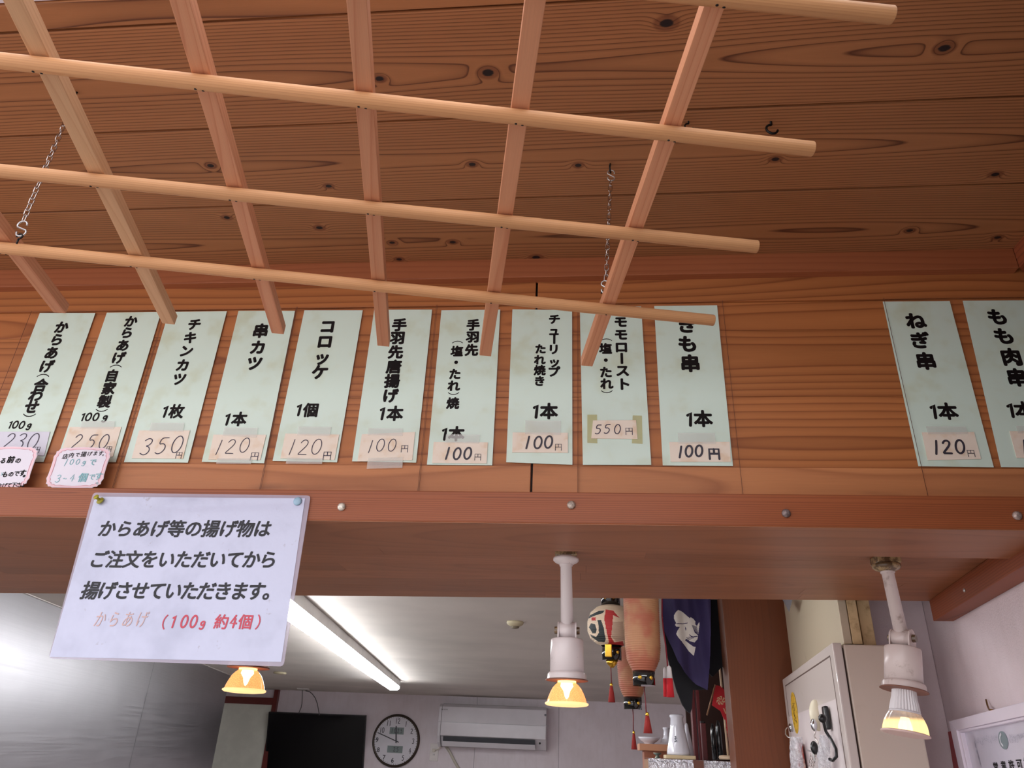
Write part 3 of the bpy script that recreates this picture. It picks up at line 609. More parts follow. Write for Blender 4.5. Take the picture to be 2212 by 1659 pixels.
def shook(P, label, s=1., tilt=0.):
    pts = []; R = .0050*s
    for k_ in range(14): an = math.radians(-20+k_*17); pts.append(V(math.cos(an)*R, 0, R+math.sin(an)*R))
    q = [V(-p.x, 0, -p.z) for p in pts[::-1]]
    pts = pts+q
    ct_, st_ = math.cos(tilt), math.sin(tilt)
    vw = r; pts = [P+vw*(p.x*ct_+p.z*st_)+V(0, 0, 1)*(p.z*ct_-p.x*st_) for p in pts]
    tag(MB().tube(pts, .00095*s, 8).build('s_hook', M_zinc), label, 'hook', 's-hooks of the chains')
hR = onH(1318, 354, HC); hL = onH(166, 199, HC)
cR0 = onY(1319, 392, hR.y); cR1 = onY(1309, 606, hR.y); chain(cR0, cR1, 'steel chain hanging left of the rightmost slat')
cL0 = onY(146, 250, hL.y); cL1 = onY(50, 478, hL.y); chain(cL0, cL1, 'steel chain hanging at the left edge of the photo')
shook(onY(1320, 379, hR.y), 'grey s-hook at the top of the right chain'); shook(onY(1307, 620, hR.y), 'grey s-hook at the foot of the right chain, half behind the slat')
shook(onY(47, 494, hL.y), 'grey s-hook at the foot of the left chain', 1.15, -.2); shook(onY(153, 236, hL.y), 'grey s-hook at the top of the left chain behind the pale slat')
for (x, y, yy) in ((42, 512, hL.y), (1305, 634, hR.y)):
    P = onY(x, y, yy); MB().tube([P+V(0, 0, -.010), P+V(0, 0, -.003)]+[P+V(.0036*math.sin(a), 0, .001-.0036*math.cos(a)) for a in [k_*.55 for k_ in range(10)]], .0011).build('eye_screw', M_blk, lat)
# ------------------------------------------------------------------ spotlights
def dirty(name, col, dcol=(92, 62, 40), lo=.60, hi=.75, sc_=30, rough=.35):
    n = N(name); o = n.obj(); a = n.noise(o, sc_, 4., .7); b = n.noise(o, sc_*8, 2.)
    c = n.mix(n.mr(a, lo, hi, 0., .8), srgb(col), srgb(dcol)); c = n.mix(n.mr(b, .74, .80, 0., .7), c, srgb(dcol)); n.P(Base_Color=c, Roughness=rough, Coat_Weight=.2); return n.m
M_lampw = dirty('enamel_white', (232, 222, 222), (150, 120, 104), .62, .85)
M_lampd = dirty('enamel_dirty', (216, 200, 196), (120, 88, 66), .56, .80)
M_rust = dirty('rusty_collar', (176, 150, 112), (58, 34, 20), .40, .55, 60)
M_lip = plain('rusty_rim', (128, 84, 70), .6)
def glassm(name, col, st, alpha):
    n = N(name); o = n.obj(); v = n.node('TexVoronoi'); n.t.links.new(o, v.inputs['Vector']); v.inputs['Scale'].default_value = 620.
    k = n.mr(v.outputs['Distance'], .2, .62); c = n.mix(k, col+(1,), tuple(x*.72 for x in col)+(1,))
    n.P(Base_Color=c, Emission_Color=c, Emission_Strength=st, Roughness=.12, Alpha=alpha); return n.m
M_dich = glassm('dichroic_glass', (1., .40, .15), .80, .86); M_rimg = emit('glowing_rim', (1., .56, .24), 1.0)
M_fil = emit('filament_glow', (1., .82, .50), 14.); M_led = emit('led_glow', (1., .86, .55), 6.)
def spot(P, label, ydir, hys, axis=None, joint=None, dirt=False, led=False, barrel=(1, 0, 0), toward=None):
    """P mount point on the soffit; hys = heights below P: collar, joint, housing top, housing bottom, rim"""
    t = thing('spotlight', label, 'spotlight', P, 'spotlights under the wooden soffit')
    Mw = M_lampd if dirt else M_lampw; dn = V(0, 0, -1)
    MB().box((P.x-.019, P.y-.019, P.z-.013), (P.x+.019, P.y+.019, P.z)).build('mount_base', M_rust, t, .002)
    MB().lathe(P+dn*.012, dn, [(0, .0195), (.002, .0225), (.006, .0225), (.009, .0195), (.0125, .0125), (.0135, .009)], 28).build('mount_ring', Mw if not dirt else M_rust, t)
    J = joint; ax = (J-(P+dn*.025)).normalized(); L = (J-(P+dn*.025)).length
    MB().lathe(P+dn*.0235, ax, [(0, .0115), (.004, .0115), (.0045, .0098), (L-.004, .0105)], 24).build('stem', Mw, t)
    b = Vector(barrel).normalized(); hw = .0135
    MB().lathe(J-b*hw, b, [(0, .0135), (2*hw, .0135)], 24).build('knuckle', Mw, t)
    for s_ in (-1, 1):
        Q = J+b*(hw*s_); up = -axis; side = b.cross(up).normalized()
        pts = [Q+side*(.0142*math.cos(a))+up*(.0142*math.sin(a)) for a in [math.pi*k_/10 for k_ in range(11)]]
        pts = [Q+side*.0142-up*.021]+pts+[Q-side*.0142-up*.021]
        MB().slab(pts, b*(.0022*s_)).build('bracket_cheek', Mw, t)
        MB().lathe(Q+b*(.002*s_), b*s_, [(0, .0062), (.0055, .0058)], 10, False).build('screw_head', M_rust, t)
    T0 = J+axis*hys[0]; HB = hys[1]
    MB().lathe(T0, axis, [(-.0015, .020), (0, .0262), (.0022, .0272), (HB, .0278)], 40).build('housing', Mw, t)
    MB().lathe(T0+axis*HB, axis, [(-.001, .0276), (0, .0300), (.003, .0315), (.0095, .0322), (.0105, .0325)], 40).build('flange', Mw, t)
    MB().lathe(T0+axis*(HB+.0102), axis, [(0, .0340), (.0016, .0352), (.0022, .034)], 40).build('flange_lip', M_lip, t)
    Bt = T0+axis*(HB+.0115)
    if not led:
        MB().lathe(Bt, axis, [(-.004, .0150), (.004, .0150)], 24).build('bulb_neck', emit('bulb_neck_glow', (1., .6, .2), 2.2), t)
        g = MB().lathe(Bt+axis*.003, axis, [(0, .0140), (.004, .0190), (.009, .0235), (.016, .0272), (.024, .0305), (.031, .0325)], 40, True, 0, False).build('bulb_reflector', M_dich, t)
        MB().lathe(Bt+axis*.033, axis, [(0, .0325), (.0012, .0350), (.0032, .0350), (.0050, .0320), (.0062, .022), (.0066, .001)], 40).build('bulb_lens', M_rimg, t)
        MB().lathe(Bt+axis*.002, axis, [(0, .009), (.007, .0105), (.014, .0055), (.022, .0035), (.026, .001)], 16).build('filament', M_fil, t)
        nd = Bt+axis*.045
    else:
        MB().lathe(Bt, axis, [(-.004, .0172), (.010, .0182), (.026, .0215), (.032, .0222)], 60, False, .09).build('led_heat_sink', plain('led_white', (226, 222, 224), .35), t)
        MB().lathe(Bt+axis*.031, axis, [(0, .0222), (.003, .0228)], 40).build('led_collar', plain('led_white2', (210, 206, 210), .3), t)
        n = N('led_glass'); o = n.obj(); sp = n.node('SeparateXYZ'); n.t.links.new(o, sp.inputs[0]); z0 = (Bt+axis*.040).z
        k = n.mr(sp.outputs[2], z0-.010, z0+.004); c = n.mix(k, (1., .72, .30, 1), (.42, .40, .42, 1)); n.P(Base_Color=c, Emission_Color=(1., .66, .24, 1), Emission_Strength=n.mr(sp.outputs[2], z0+.001, z0-.008, 0., 1.0), Roughness=.12, Alpha=.9); 
        MB().lathe(Bt+axis*.034, axis, [(0, .0226), (.006, .0265), (.014, .0300), (.022, .0318), (.028, .0325)], 44, False, .035, False).build('bulb_reflector', n.m, t)
        MB().lathe(Bt+axis*.040, axis, [(0, .006), (.012, .010), (.021, .010)], 16).build('led_chip', M_led, t)
        MB().lathe(Bt+axis*.061, axis, [(0, .0325), (.0012, .0345), (.003, .0345), (.0036, .030), (.0038, .001)], 40).build('bulb_lens', plain('lens_rim', (220, 190, 184), .4), t)
        nd = Bt+axis*.075
    ld = bpy.data.lights.new('spot_glow', 'SPOT'); ld.energy = 5. if not led else 4.; ld.color = (1., .70, .42); ld.spot_size = 2.2; ld.spot_blend = .6; ld.shadow_soft_size = .02
    lo = bpy.data.objects.new('bulb_light', ld); C.objects.link(lo); lo.parent = t; lo.matrix_parent_inverse = Matrix.Translation(-P)
    lo.location = nd; lo.rotation_mode = 'QUATERNION'; lo.rotation_quaternion = axis.to_track_quat('-Z', 'Y')
    return t
P1 = onH(1223, 1189, .3217)
J1 = onY(1225, 1362, P1.y)
spot(P1, 'white spotlight with a glowing orange bulb, hanging upright in the middle', 0, (onY(1225, 1362, P1.y).z-onY(1225, 1381, P1.y).z, .0525), V(0, 0, -1), J1)
P2 = onH(1911, 1203, .3217); J2 = onY(1949, 1379, P2.y); R2_ = onY(1955.5, 1568, P2.y-.003); ax2 = (R2_-J2).normalized()
spot(P2, 'stained white spotlight with a ribbed bulb on a leaning stem at the right', 0, (.0150, .0530), ax2, J2, True, True, (1, -.85, -.1))
Q0 = onY(537, 1441, P1.y-.02); P0 = Vector((Q0.x, Q0.y, P1.z)); J0 = Q0+V(0, 0, .0525+.0105+.0145)
spot(P0, 'spotlight with a glowing amber bulb, mostly hidden behind the white notice', 0, (.0145, .0525), V(0, 0, -1), J0)
# ------------------------------------------------------------------ stainless hood on the left
ha, hd = onH(59, 1283, HI), onH(497, 1458, HI); hu = (hd-ha).normalized(); hn = Vector((hu.y, -hu.x, 0))
hn_ = hn if hn.x > 0 else -hn
def hood_pt(x, y): return onP(x, y, ha, hn_)
n = N('brushed_steel'); o = n.obj(); sp = n.node('SeparateXYZ'); n.t.links.new(o, sp.inputs[0])
br = n.noise(n.comb(n.m_('MULTIPLY', sp.outputs[0], 2.), n.m_('MULTIPLY', sp.outputs[1], 2.), n.m_('MULTIPLY', sp.outputs[2], 260.)), 1., 3., .6)
sm_ = n.noise(o, 3.5, 3.); n.P(Base_Color=n.mix(sm_, (.40, .39, .41, 1), (.48, .47, .49, 1)), Metallic=1., Roughness=n.mr(br, .3, .7, .33, .42)); n.bump(n.m_('ADD', n.m_('MULTIPLY', br, .12), n.m_('MULTIPLY', n.noise(o, 1.2, 1.), 4.)), .12, .002); M_brush = n.m
zb0 = CZ-.55
hb0 = ha-hu*1.1; hb0.z = hd.z
t = thing('exhaust_hood', 'brushed stainless steel exhaust hood filling the lower left', 'hood', (hd.x-.5, 2.2, zb0))
z1 = H(HI)-.004; back = -hn_*.9
def hp(s_, z): p = hb0+hu*s_; return Vector((p.x, p.y, z))
Lh = (hd-hb0).length; sj = (hood_pt(300, 1570)-hb0).dot(hu)
for a_, b_ in ((0, sj-.0008), (sj+.0008, Lh)):
    MB().slab([hp(a_, zb0), hp(b_, zb0), hp(b_, z1), hp(a_, z1)], -hn_*.004).build('side_panel', M_brush, t)
MB().slab([hp(sj-.006, zb0), hp(sj+.006, zb0), hp(sj+.006, z1), hp(sj-.006, z1)], -hn_*.0045+V(0, 0, 0)).build('seam_strip', plain('seam_steel', (110, 108, 110), .4, .8), t)
MB().slab([hp(Lh, zb0), hp(Lh, zb0)+back, hp(Lh, z1)+back, hp(Lh, z1)], -hu*.004).build('end_panel', M_brush, t)
MB().slab([hp(0, zb0), hp(0, zb0)+back, hp(0, z1)+back, hp(0, z1)], hu*.004).build('end_panel', M_brush, t)
MB().slab([hp(0, z1)+hn_*.012, hp(Lh, z1)+hn_*.012, hp(Lh, z1+.003)+hn_*.012, hp(0, z1+.003)+hn_*.012], -hn_*.02).build('top_flange', plain('pale_flange', (214, 208, 204), .4), t)
MB().slab([hp(0, zb0-.012)+hn_*.006, hp(Lh, zb0-.012)+hn_*.006, hp(Lh, zb0)+hn_*.006, hp(0, zb0)+hn_*.006], -hn_*.02).build('bottom_lip', M_brush, t)
# ------------------------------------------------------------------ back room
M_tube = emit('fluorescent_tube', (.96, .98, 1.0), 34.)
HF = HI-.075
fa0, fa1 = onH(632, 1338, HF), onH(850, 1491, HF); fu = (fa1-fa0).normalized(); fs_ = Vector((fu.y, -fu.x, 0)); fL = (fa1-fa0).length; fa0 = fa0-fu*.9; fL += .9
t = thing('ceiling_lamp', 'long white fluorescent ceiling lamp glowing above the back room', 'lamp', fa0+fu*fL/2)
zf = H(HF)
MB().slab([fa0-fs_*.05+V(0, 0, .03), fa0+fs_*.05+V(0, 0, .03), fa1+fs_*.05+V(0, 0, .03), fa1-fs_*.05+V(0, 0, .03)], (0, 0, .044)).build('fitting', plain('lamp_fitting', (210, 208, 206), .5), t)
jl = fL*.70
for a_, b_ in ((0, jl-.004), (jl+.004, fL)):
    pts = []
    for (s_, zz) in ((-.048, .030), (-.046, .012), (-.030, .0), (.030, 0.), (.046, .012), (.048, .030)): pts.append(fa0+fu*a_+fs_*s_+V(0, 0, zz))
    MB().slab(pts, fu*(b_-a_)).build('diffuser', M_tube, t)
t = thing('smoke_detector', 'yellowed round smoke detector on the back room ceiling', 'smoke detector', onH(1113, 1345, HI))
P = onH(1113, 1343, HI); M_cream = plain('aged_cream', (190, 178, 148), .5)
MB().lathe(P, (0, 0, -1), [(0, .036), (.006, .036), (.012, .033), (.020, .020)], 28).build('base', M_cream, t)
MB().lathe(P+V(0, 0, -.019), (0, 0, -1), [(0, .018), (.007, .016), (.009, .008)], 20).build('sensor', plain('sensor_grey', (120, 108, 90), .5), t)
P = onH(605, 1452, HI); tag(MB().lathe(P, (0, 0, -1), [(0, .05), (.012, .05), (.016, .03)], 24).build('ceiling_disc', M_cream), 'flat round beige fitting on the ceiling beside the left bulb', 'fitting')
# door
def bp(x, y, Y=YB): return onY(x, y, Y)
M_red = plain('maroon_paint', (104, 40, 34), .4)
a_ = bp(470, 1512); b_ = bp(600, 1520); zt1 = bp(560, 1507).z; zt0 = bp(560, 1522).z; xR = bp(601, 1520).x; xl = xR-1.0
dr = MB().box((xl, YB-.03, 1.0*0), (xR-.05, YB-.012, zt0)).build('door_1', plain('sliding_door', (216, 218, 208), .6)); tag(dr, kind='structure')
MB().box((xR-.045, YB-.05, 0), (xR, YB-.001, H(HI)-.002)).build('jamb', M_red, dr); MB().box((xl, YB-.05, zt0), (xR-.046, YB-.002, zt1)).build('door_head', M_red, dr)
MB().box((xl-.045, YB-.05, 0), (xl-.001, YB-.001, H(HI)-.002)).build('jamb', M_red, dr)
# television, leaning forward
vt = math.radians(14); tvn = Vector((0, -math.cos(vt), -math.sin(vt))); tvu = Vector((0, -math.sin(vt), math.cos(vt)))
TP = onY(684, 1542, YB-.14); ex = Vector((1, 0, 0))
def tvp(x, y): return onP(x, y, TP, tvn)
tl, tr_, br_, bl_ = tvp(580, 1538), tvp(791, 1546), tvp(784, 1660), tvp(570, 1660)
xl_, xr_ = (tl.x+bl_.x)/2, (tr_.x+br_.x)/2
t = thing('television', 'black flat television on the back wall, switched off', 'television', ((xl_+xr_)/2, YB-.05, TP.z-.55))
hgt = .56
def tq(x, d_, o_=0.): return Vector((x, TP.y, TP.z))*1.0 - tvu*d_ + tvn*o_ - Vector((0, 0, 0))
Mtv = plain('tv_bezel', (22, 22, 24), .35); Ms = plain('tv_screen', (3, 3, 7), .12, var=0.)
MB().slab([tq(xl_, hgt), tq(xr_, hgt), tq(xr_, 0), tq(xl_, 0)], -tvn*.03).build('casing', Mtv, t, .003)
MB().slab([tq(xl_+.012, hgt-.02, .0005), tq(xr_-.014, hgt-.02, .0005), tq(xr_-.014, .012, .0005), tq(xl_+.012, .012, .0005)], -tvn*.001).build('screen', Ms, t)
MB().box((xl_+.2, YB-.035, TP.z-.35), (xr_-.2, YB, TP.z-.2)).build('wall_mount', M_blk, t)
P = bp(655, 1489, YB-.05)
t = thing('ceiling_socket', 'white socket plate where the two television cables meet the ceiling', 'socket', P)
Pc = onH(655, 1487, HI); MB().box((Pc.x-.055, Pc.y-.03, H(HI)-.010), (Pc.x+.055, Pc.y+.03, H(HI))).build('plate', plain('plate_white', (226, 222, 220), .5), t, .002)
M_cab = plain('grey_cable', (92, 86, 88), .5)
Yc = Pc.y
def cable(pts, lab, rad=.0045): 
    q = [onY(x, y, Yc) for x, y in pts]; q2 = [q[0]]
    for a, b in zip(q, q[1:]): q2 += [a*.75+b*.25, a*.25+b*.75]
    tag(MB().tube(q2+[q[-1]], rad).build('cable', M_cab), lab, 'cable')
cable([(653, 1491), (653, 1505), (652, 1525), (645, 1541)], 'short grey cable running straight down to the television')
cable([(660, 1492), (672, 1495), (684, 1512), (690, 1545)], 'grey cable curving right from the ceiling socket to the television')
# clock
Pk = bp(855.5, 1599.5, YB-.02); rk = (bp(907, 1599, YB).x-bp(804.5, 1599, YB).x)/2
t = thing('wall_clock', 'round white wall clock with a dark frame and two grey displays', 'clock', Pk)
MB().lathe(Pk+V(0, .02, 0), (0, -1, 0), [(0, rk*.98), (.02, rk), (.035, rk*.97), (.038, rk*.93), (.030, rk*.90)], 60, True, 0, False).build('frame', plain('bronze_frame', (62, 50, 42), .3, .5), t)
MB().lathe(Pk+V(0, .012, 0), (0, -1, 0), [(0, rk*.92), (.02, rk*.92)], 60).build('dial', plain('dial_white', (226, 224, 232), .4, var=.02), t)
kk = Ink(); Yd = Pk.y-.0095
M_dg = plain('clock_grey', (70, 68, 76), .5)
for i in range(1, 13):
    an = math.radians(90-30*i); c_ = Vector((Pk.x+math.cos(an)*rk*.73, Yd, Pk.z+math.sin(an)*rk*.73)); s_ = str(i)
    for j, ch in enumerate(s_):
        d_ = c_+V((j-(len(s_)-1)/2)*rk*.11, 0, 0)
        if ch in '6789': kk.ch(ch, d_, rk*.24, .02)
        else: kk.dig(ch, d_, rk*.19, rk*.025, .7)
kk.build('numerals', M_dg, t, kind='stuff')
kk = Ink()
for i in range(60):
    an = math.radians(6*i); kk.stroke([(math.cos(an)*rk*.86, math.sin(an)*rk*.86), (math.cos(an)*rk*(.90), math.sin(an)*rk*.90)], rk*(.012 if i % 5 else .02), Vector((Pk.x, Yd, Pk.z)), 0)
kk.build('minute_marks', M_dg, t, kind='stuff')
Mlcd = plain('lcd_grey', (128, 142, 142), .3)
for dz, ww in ((.36, .30), (-.33, .32)):
    c_ = Pk+V(-.0, -.0100, rk*dz); d_ = MB().slab([c_+V(-rk*ww, 0, -rk*.13), c_+V(rk*ww, 0, -rk*.13), c_+V(rk*ww, 0, rk*.13), c_+V(-rk*ww, 0, rk*.13)], (0, .001, 0)).build('display', Mlcd, t)
    kk = Ink()
    for j, ch in enumerate('1025' if dz > 0 else '25'): kk.dig(ch, c_+V((j-1.5 if dz > 0 else j-.2)*rk*.13, -.0005, 0), rk*.16, rk*.02, .7)
    kk.build('display_digits', M_dg, d_)
kk = Ink(); c_ = Vector((Pk.x, Pk.y-.012, Pk.z)); kk.stroke([(rk*.12, -rk*.06), (-rk*.78, rk*.26)], rk*.035, c_, 0); kk.build('minute_hand', M_dg, t)
kk = Ink(); kk.stroke([(rk*.02, -rk*.08), (-rk*.04, rk*.52)], rk*.055, c_+V(0, -.001, 0), 0); kk.build('hour_hand', M_dg, t)
# air conditioner
x0 = bp(957, 1532).x; x1 = bp(1189, 1538).x; za = bp(1070, 1524, YB-.2).z; zb_ = bp(1070, 1618, YB-.2).z
hA = za-zb_
t = thing('air_conditioner', 'white wall air conditioner high on the back wall', 'air conditioner', ((x0+x1)/2, YB-.1, zb_))
M_ac = plain('ac_white', (226, 222, 228), .22, var=.02)
def prof(Ys, xa, xb): return [Vector((xa, YB-y_, zb_+z_*hA)) for y_, z_ in Ys], xb-xa
body = [(0, 1.), (.17, 1.), (.215, .93), (.23, .55), (.225, .26), (.195, .235), (.10, .02), (.0, 0)]
ps, w_ = prof(body, x0+.03, x1-.002); MB().slab(ps, (w_-.03, 0, 0)).build('body', M_ac, t, .004)
ps, w_ = prof([(0, 1.), (.17, 1.), (.215, .93), (.23, .55), (.222, .25), (.19, .1), (.12, .0), (0, 0)], x0, x0+.028); MB().slab(ps, (.028, 0, 0)).build('end_cap', M_ac, t, .003)
for g0, g1, nm, mt in ((.20, .265, 'outlet', M_blk),):
    MB().box((x0+.06, YB-.215, zb_+hA*.06), (x1-.14, YB-.12, zb_+hA*.235)).build(nm, plain('outlet_dark', (52, 52, 60), .6), t)
MB().slab([Vector((x0+.055, YB-.205, zb_+hA*.02)), Vector((x1-.135, YB-.205, zb_+hA*.02)), Vector((x1-.135, YB-.235, zb_+hA*.13)), Vector((x0+.055, YB-.235, zb_+hA*.13))], (0, .008, 0)).build('louver', M_ac, t, .002)
MB().box((x0+.03, YB-.16, za), (x1-.12, YB-.03, za+.004)).build('intake_grille', plain('grille_grey', (170, 164, 164), .5), t)
MB().slab([Vector((x0+.001, YB-.2315, zb_+hA*.56)), Vector((x1-.001, YB-.2315, zb_+hA*.56)), Vector((x1-.001, YB-.2315, zb_+hA*.575)), Vector((x0+.001, YB-.2315, zb_+hA*.575))], (0, .003, 0)).build('panel_seam', plain('seam_grey', (190, 188, 194), .4), t)
MB().lathe(Vector((x1-.04, YB-.228, zb_+hA*.82)), (0, -1, 0), [(0, .011), (.0015, .010)], 16).build('badge', plain('badge_grey', (120, 120, 128), .4), t)
kk = Ink()
for i, ch in enumerate('DAIKIN'): kk.ch(ch, Vector((x0+.03+i*.0105, YB-.2275, zb_+hA*.86)), .016, .01)
kk.build('maker_name', M_dg, t)
MB().lathe(Vector((x1-.09, YB-.215, zb_+hA*.17)), (0, -1, 0), [(0, .01), (.004, .008)], 12).build('receiver', M_blk, t)
q = [onY(x, y, YB-.02) for x, y in ((963, 1612), (972, 1625), (982, 1645), (992, 1662))]
tag(MB().tube(q, .014).build('drain_pipe', plain('pipe_cream', (206, 200, 186), .5)), 'cream wrapped pipe dropping from the air conditioner', 'pipe')
P = bp(938, 1625)
t = thing('wall_socket', 'white wall socket with a plug below the air conditioner', 'socket', P)
sc1 = (bp(950, 1625).x-bp(927, 1625).x)/2
MB().box((P.x-sc1*.8, YB-.012, P.z-sc1*1.45), (P.x+sc1*.8, YB, P.z+sc1*1.45)).build('plate', plain('socket_white', (228, 222, 220), .4), t, .003)
for dz in (-.02,): 
    for dx in (-.006, .006): MB().box((P.x+dx-.0012, YB-.0128, P.z-.028), (P.x+dx+.0012, YB-.0118, P.z-.014)).build('slot', M_blk, t)
MB().box((P.x-.014, YB-.045, P.z+.004), (P.x+.014, YB-.012, P.z+.030)).build('plug', plain('plug_cream', (222, 214, 200), .4), t, .004)
q = [P+V(.012, -.04, .018), P+V(.05, -.045, .03), P+V(.09, -.045, .075)]
tag(MB().tube(q, .005).build('plug_cord', plain('cord_cream', (222, 214, 200), .5)), 'cream cord from the wall socket up to the air conditioner', 'cord')
# ------------------------------------------------------------------ helpers for printed surfaces
def proj(p): d = Vector(p)-CAM; z = d.dot(f); return PX+F*d.dot(r)/z, PY-F*d.dot(u)/z
def inside(p, poly):
    x, y = p; c = False; n_ = len(poly)
    for i in range(n_):
        (x1, y1), (x2, y2) = poly[i], poly[i-1]
        if (y1 > y) != (y2 > y) and x < (x2-x1)*(y-y1)/(y2-y1)+x1: c = not c
    return c
def printed(name, vs, fs, mats, test, parent, smooth=True):
    me = bpy.data.meshes.new(name); me.from_pydata([tuple(v) for v in vs], [], fs)
    for m_ in mats: me.materials.append(m_)
    for p in me.polygons:
        c = sum((me.vertices[i].co for i in p.vertices), Vector())/len(p.vertices); p.material_index = test(c); p.use_smooth = smooth
    o = bpy.data.objects.new(name, me); C.objects.link(o); adopt(o, parent); return o
def lathe_px(name, Yp, prof, mat, parent=None, n=32, cx_=None, **kw):
    """upright turned body: prof = (pixel y, left px, right px)"""
    y0, l0, r0_ = prof[0]; xs = []; out = []
    cxs = [(onY(l, y, Yp).x+onY(rr, y, Yp).x)/2 for y, l, rr in prof]; X = sum(cxs)/len(cxs) if cx_ is None else cx_
    z0 = onY(l0, y0, Yp).z; pr = []
    for y, l, rr in prof:
        w = onY(rr, y, Yp).x-onY(l, y, Yp).x; pr.append((z0-onY((l+rr)/2, y, Yp).z, w/2))
    o = MB().lathe((X, Yp, z0), (0, 0, -1), pr, n).build(name, mat, parent, **kw); return o, Vector((X, Yp, z0)), pr
# ------------------------------------------------------------------ post between kitchen and shrine shelf
a_ = onY(1557, 1298, 1.47); b_ = onY(1738, 1298, 1.47); c_ = onY(1592, 1640, 1.47)
po = MB().box(((a_.x+c_.x)/2, 1.47, 0), (b_.x, 1.57, H(HI)-.001)).build('trim_6', M_post, None, .002, seed=4.4, wa=(a_.x+b_.x)/2+.05, wd=-1.6); tag(po, kind='structure')
# ------------------------------------------------------------------ metal cabinet on the right with things stuck to its door
K = onY(1797, 1388, .62); hC = K.z-CZ; KL = onH(1690, 1468, hC); KR = onH(1958, 1391.5, hC)
dd = (KL-K).normalized(); dnm = Vector((-dd.y, dd.x, 0)); dnm = dnm if dnm.x < 0 else -dnm     # outward, towards the left
Ld = (KL-K).length
M_cabw = dirty('cabinet_cream', (204, 188, 174), (150, 124, 104), .60, .95, 9); M_cabd = dirty('cabinet_door_paint', (206, 194, 188), (170, 150, 140), .62, .95, 7)
t = thing('metal_cabinet', 'tall cream metal cabinet against the right wall, door facing left', 'cabinet', (K.x+.1, K.y+.3, CZ-.95))
zl = CZ-.95
def q4(A, B, z0, z1): return [Vector((A.x, A.y, z0)), Vector((B.x, B.y, z0)), Vector((B.x, B.y, z1)), Vector((A.x, A.y, z1))]
sdir = (KR-K); sdir.z = 0; sdir.normalize(); Wd = (KR-K).length; g = .019
Kb = K+sdir*(g+.0035)
MB().hexa([Vector((p.x, p.y, zl)) for p in (Kb, K+sdir*Wd, K+sdir*Wd+dd*Ld, Kb+dd*Ld)]+[Vector((p.x, p.y, K.z-.003)) for p in (Kb, K+sdir*Wd, K+sdir*Wd+dd*Ld, Kb+dd*Ld)]).build('body', M_cabw, t, .003)
MB().hexa([Vector((p.x, p.y, zl+.01)) for p in (K+sdir*.01+dd*.006, K+sdir*(g+.0034)+dd*.006, K+sdir*(g+.0034)+dd*(Ld-.01), K+sdir*.01+dd*(Ld-.01))]+[Vector((p.x, p.y, K.z-.01)) for p in (K+sdir*.01+dd*.006, K+sdir*(g+.0034)+dd*.006, K+sdir*(g+.0034)+dd*(Ld-.01), K+sdir*.01+dd*(Ld-.01))]).build('door_gasket', plain('gasket', (60, 40, 34), .7), t)
door = MB().hexa([Vector((p.x, p.y, zl)) for p in (K+dd*0-sdir*0, K+sdir*g, K+sdir*g+dd*Ld, K+dd*Ld)]+[Vector((p.x, p.y, K.z)) for p in (K, K+sdir*g, K+sdir*g+dd*Ld, K+dd*Ld)]).build('door', M_cabd, t, .003)
def dp(x, y, off=0.): return onP(x, y, K+dnm*off, dnm)
def onDoor(s_, z_, off=0.): return Vector((K.x+dd.x*s_+dnm.x*off, K.y+dd.y*s_+dnm.y*off, z_))
b1 = (dp(1793, 1415.5)-K).dot(dd)
zi = dp(1793, 1415.5).z
M_dk = plain('panel_line', (96, 74, 66), .6)
for (s0, s1, z0_, z1_) in ((b1, Ld-.05, zi-.003, zi), (b1, b1+.003, zl+.05, zi), (Ld-.053, Ld-.05, zl+.05, zi)):
    MB().slab([onDoor(s0, z0_, .0006), onDoor(s1, z0_, .0006), onDoor(s1, z1_, .0006), onDoor(s0, z1_, .0006)], dnm*-.002).build('panel_groove', M_dk, t)
MB().slab([onDoor(b1+.004, zl+.06, .0009), onDoor(Ld-.055, zl+.06, .0009), onDoor(Ld-.055, dp(1740, 1535).z, .0009), onDoor(b1+.004, dp(1740, 1535).z+.0, .0009)], dnm*-.002).build('lower_panel', plain('door_lower', (216, 204, 204), .4), t)
# yellow sticker
Pc = dp(1716, 1539.5, .002); rr_ = (dp(1716, 1493).z-dp(1716, 1586).z)/2
tt = thing('round_sticker', 'round yellow sticker with dark writing on the cabinet door', 'sticker', Pc)
MB().lathe(Pc, dnm, [(-.001, rr_), (0, rr_)], 48).build('disc', plain('sticker_yellow', (226, 178, 38), .4), tt)
kk = Ink(-dd, V(0, 0, 1))
rnd = random.Random(11)
for i in range(26):      # the dark marks of the sticker, too small to read in the photo
    q = Pc+dnm*.0006-dd*(rnd.uniform(-.42, .42)*rr_)+V(0, 0, (.45-i*.038)*rr_); a_ = rnd.uniform(-1, 1)
    kk.stroke([(-.0045*math.cos(a_), -.0045*math.sin(a_)), (.0045*math.cos(a_), .0045*math.sin(a_))], .0022, q, 0)
for i in range(22):
    an = i/22*2*math.pi; q = Pc+dnm*.0006-dd*(math.cos(an)*rr_*.86)+V(0, 0, math.sin(an)*rr_*.86); kk.stroke([(-.003, -.003), (.003, .002)], .0016, q, 0)
kk.build('sticker_writing', M_ink, tt)
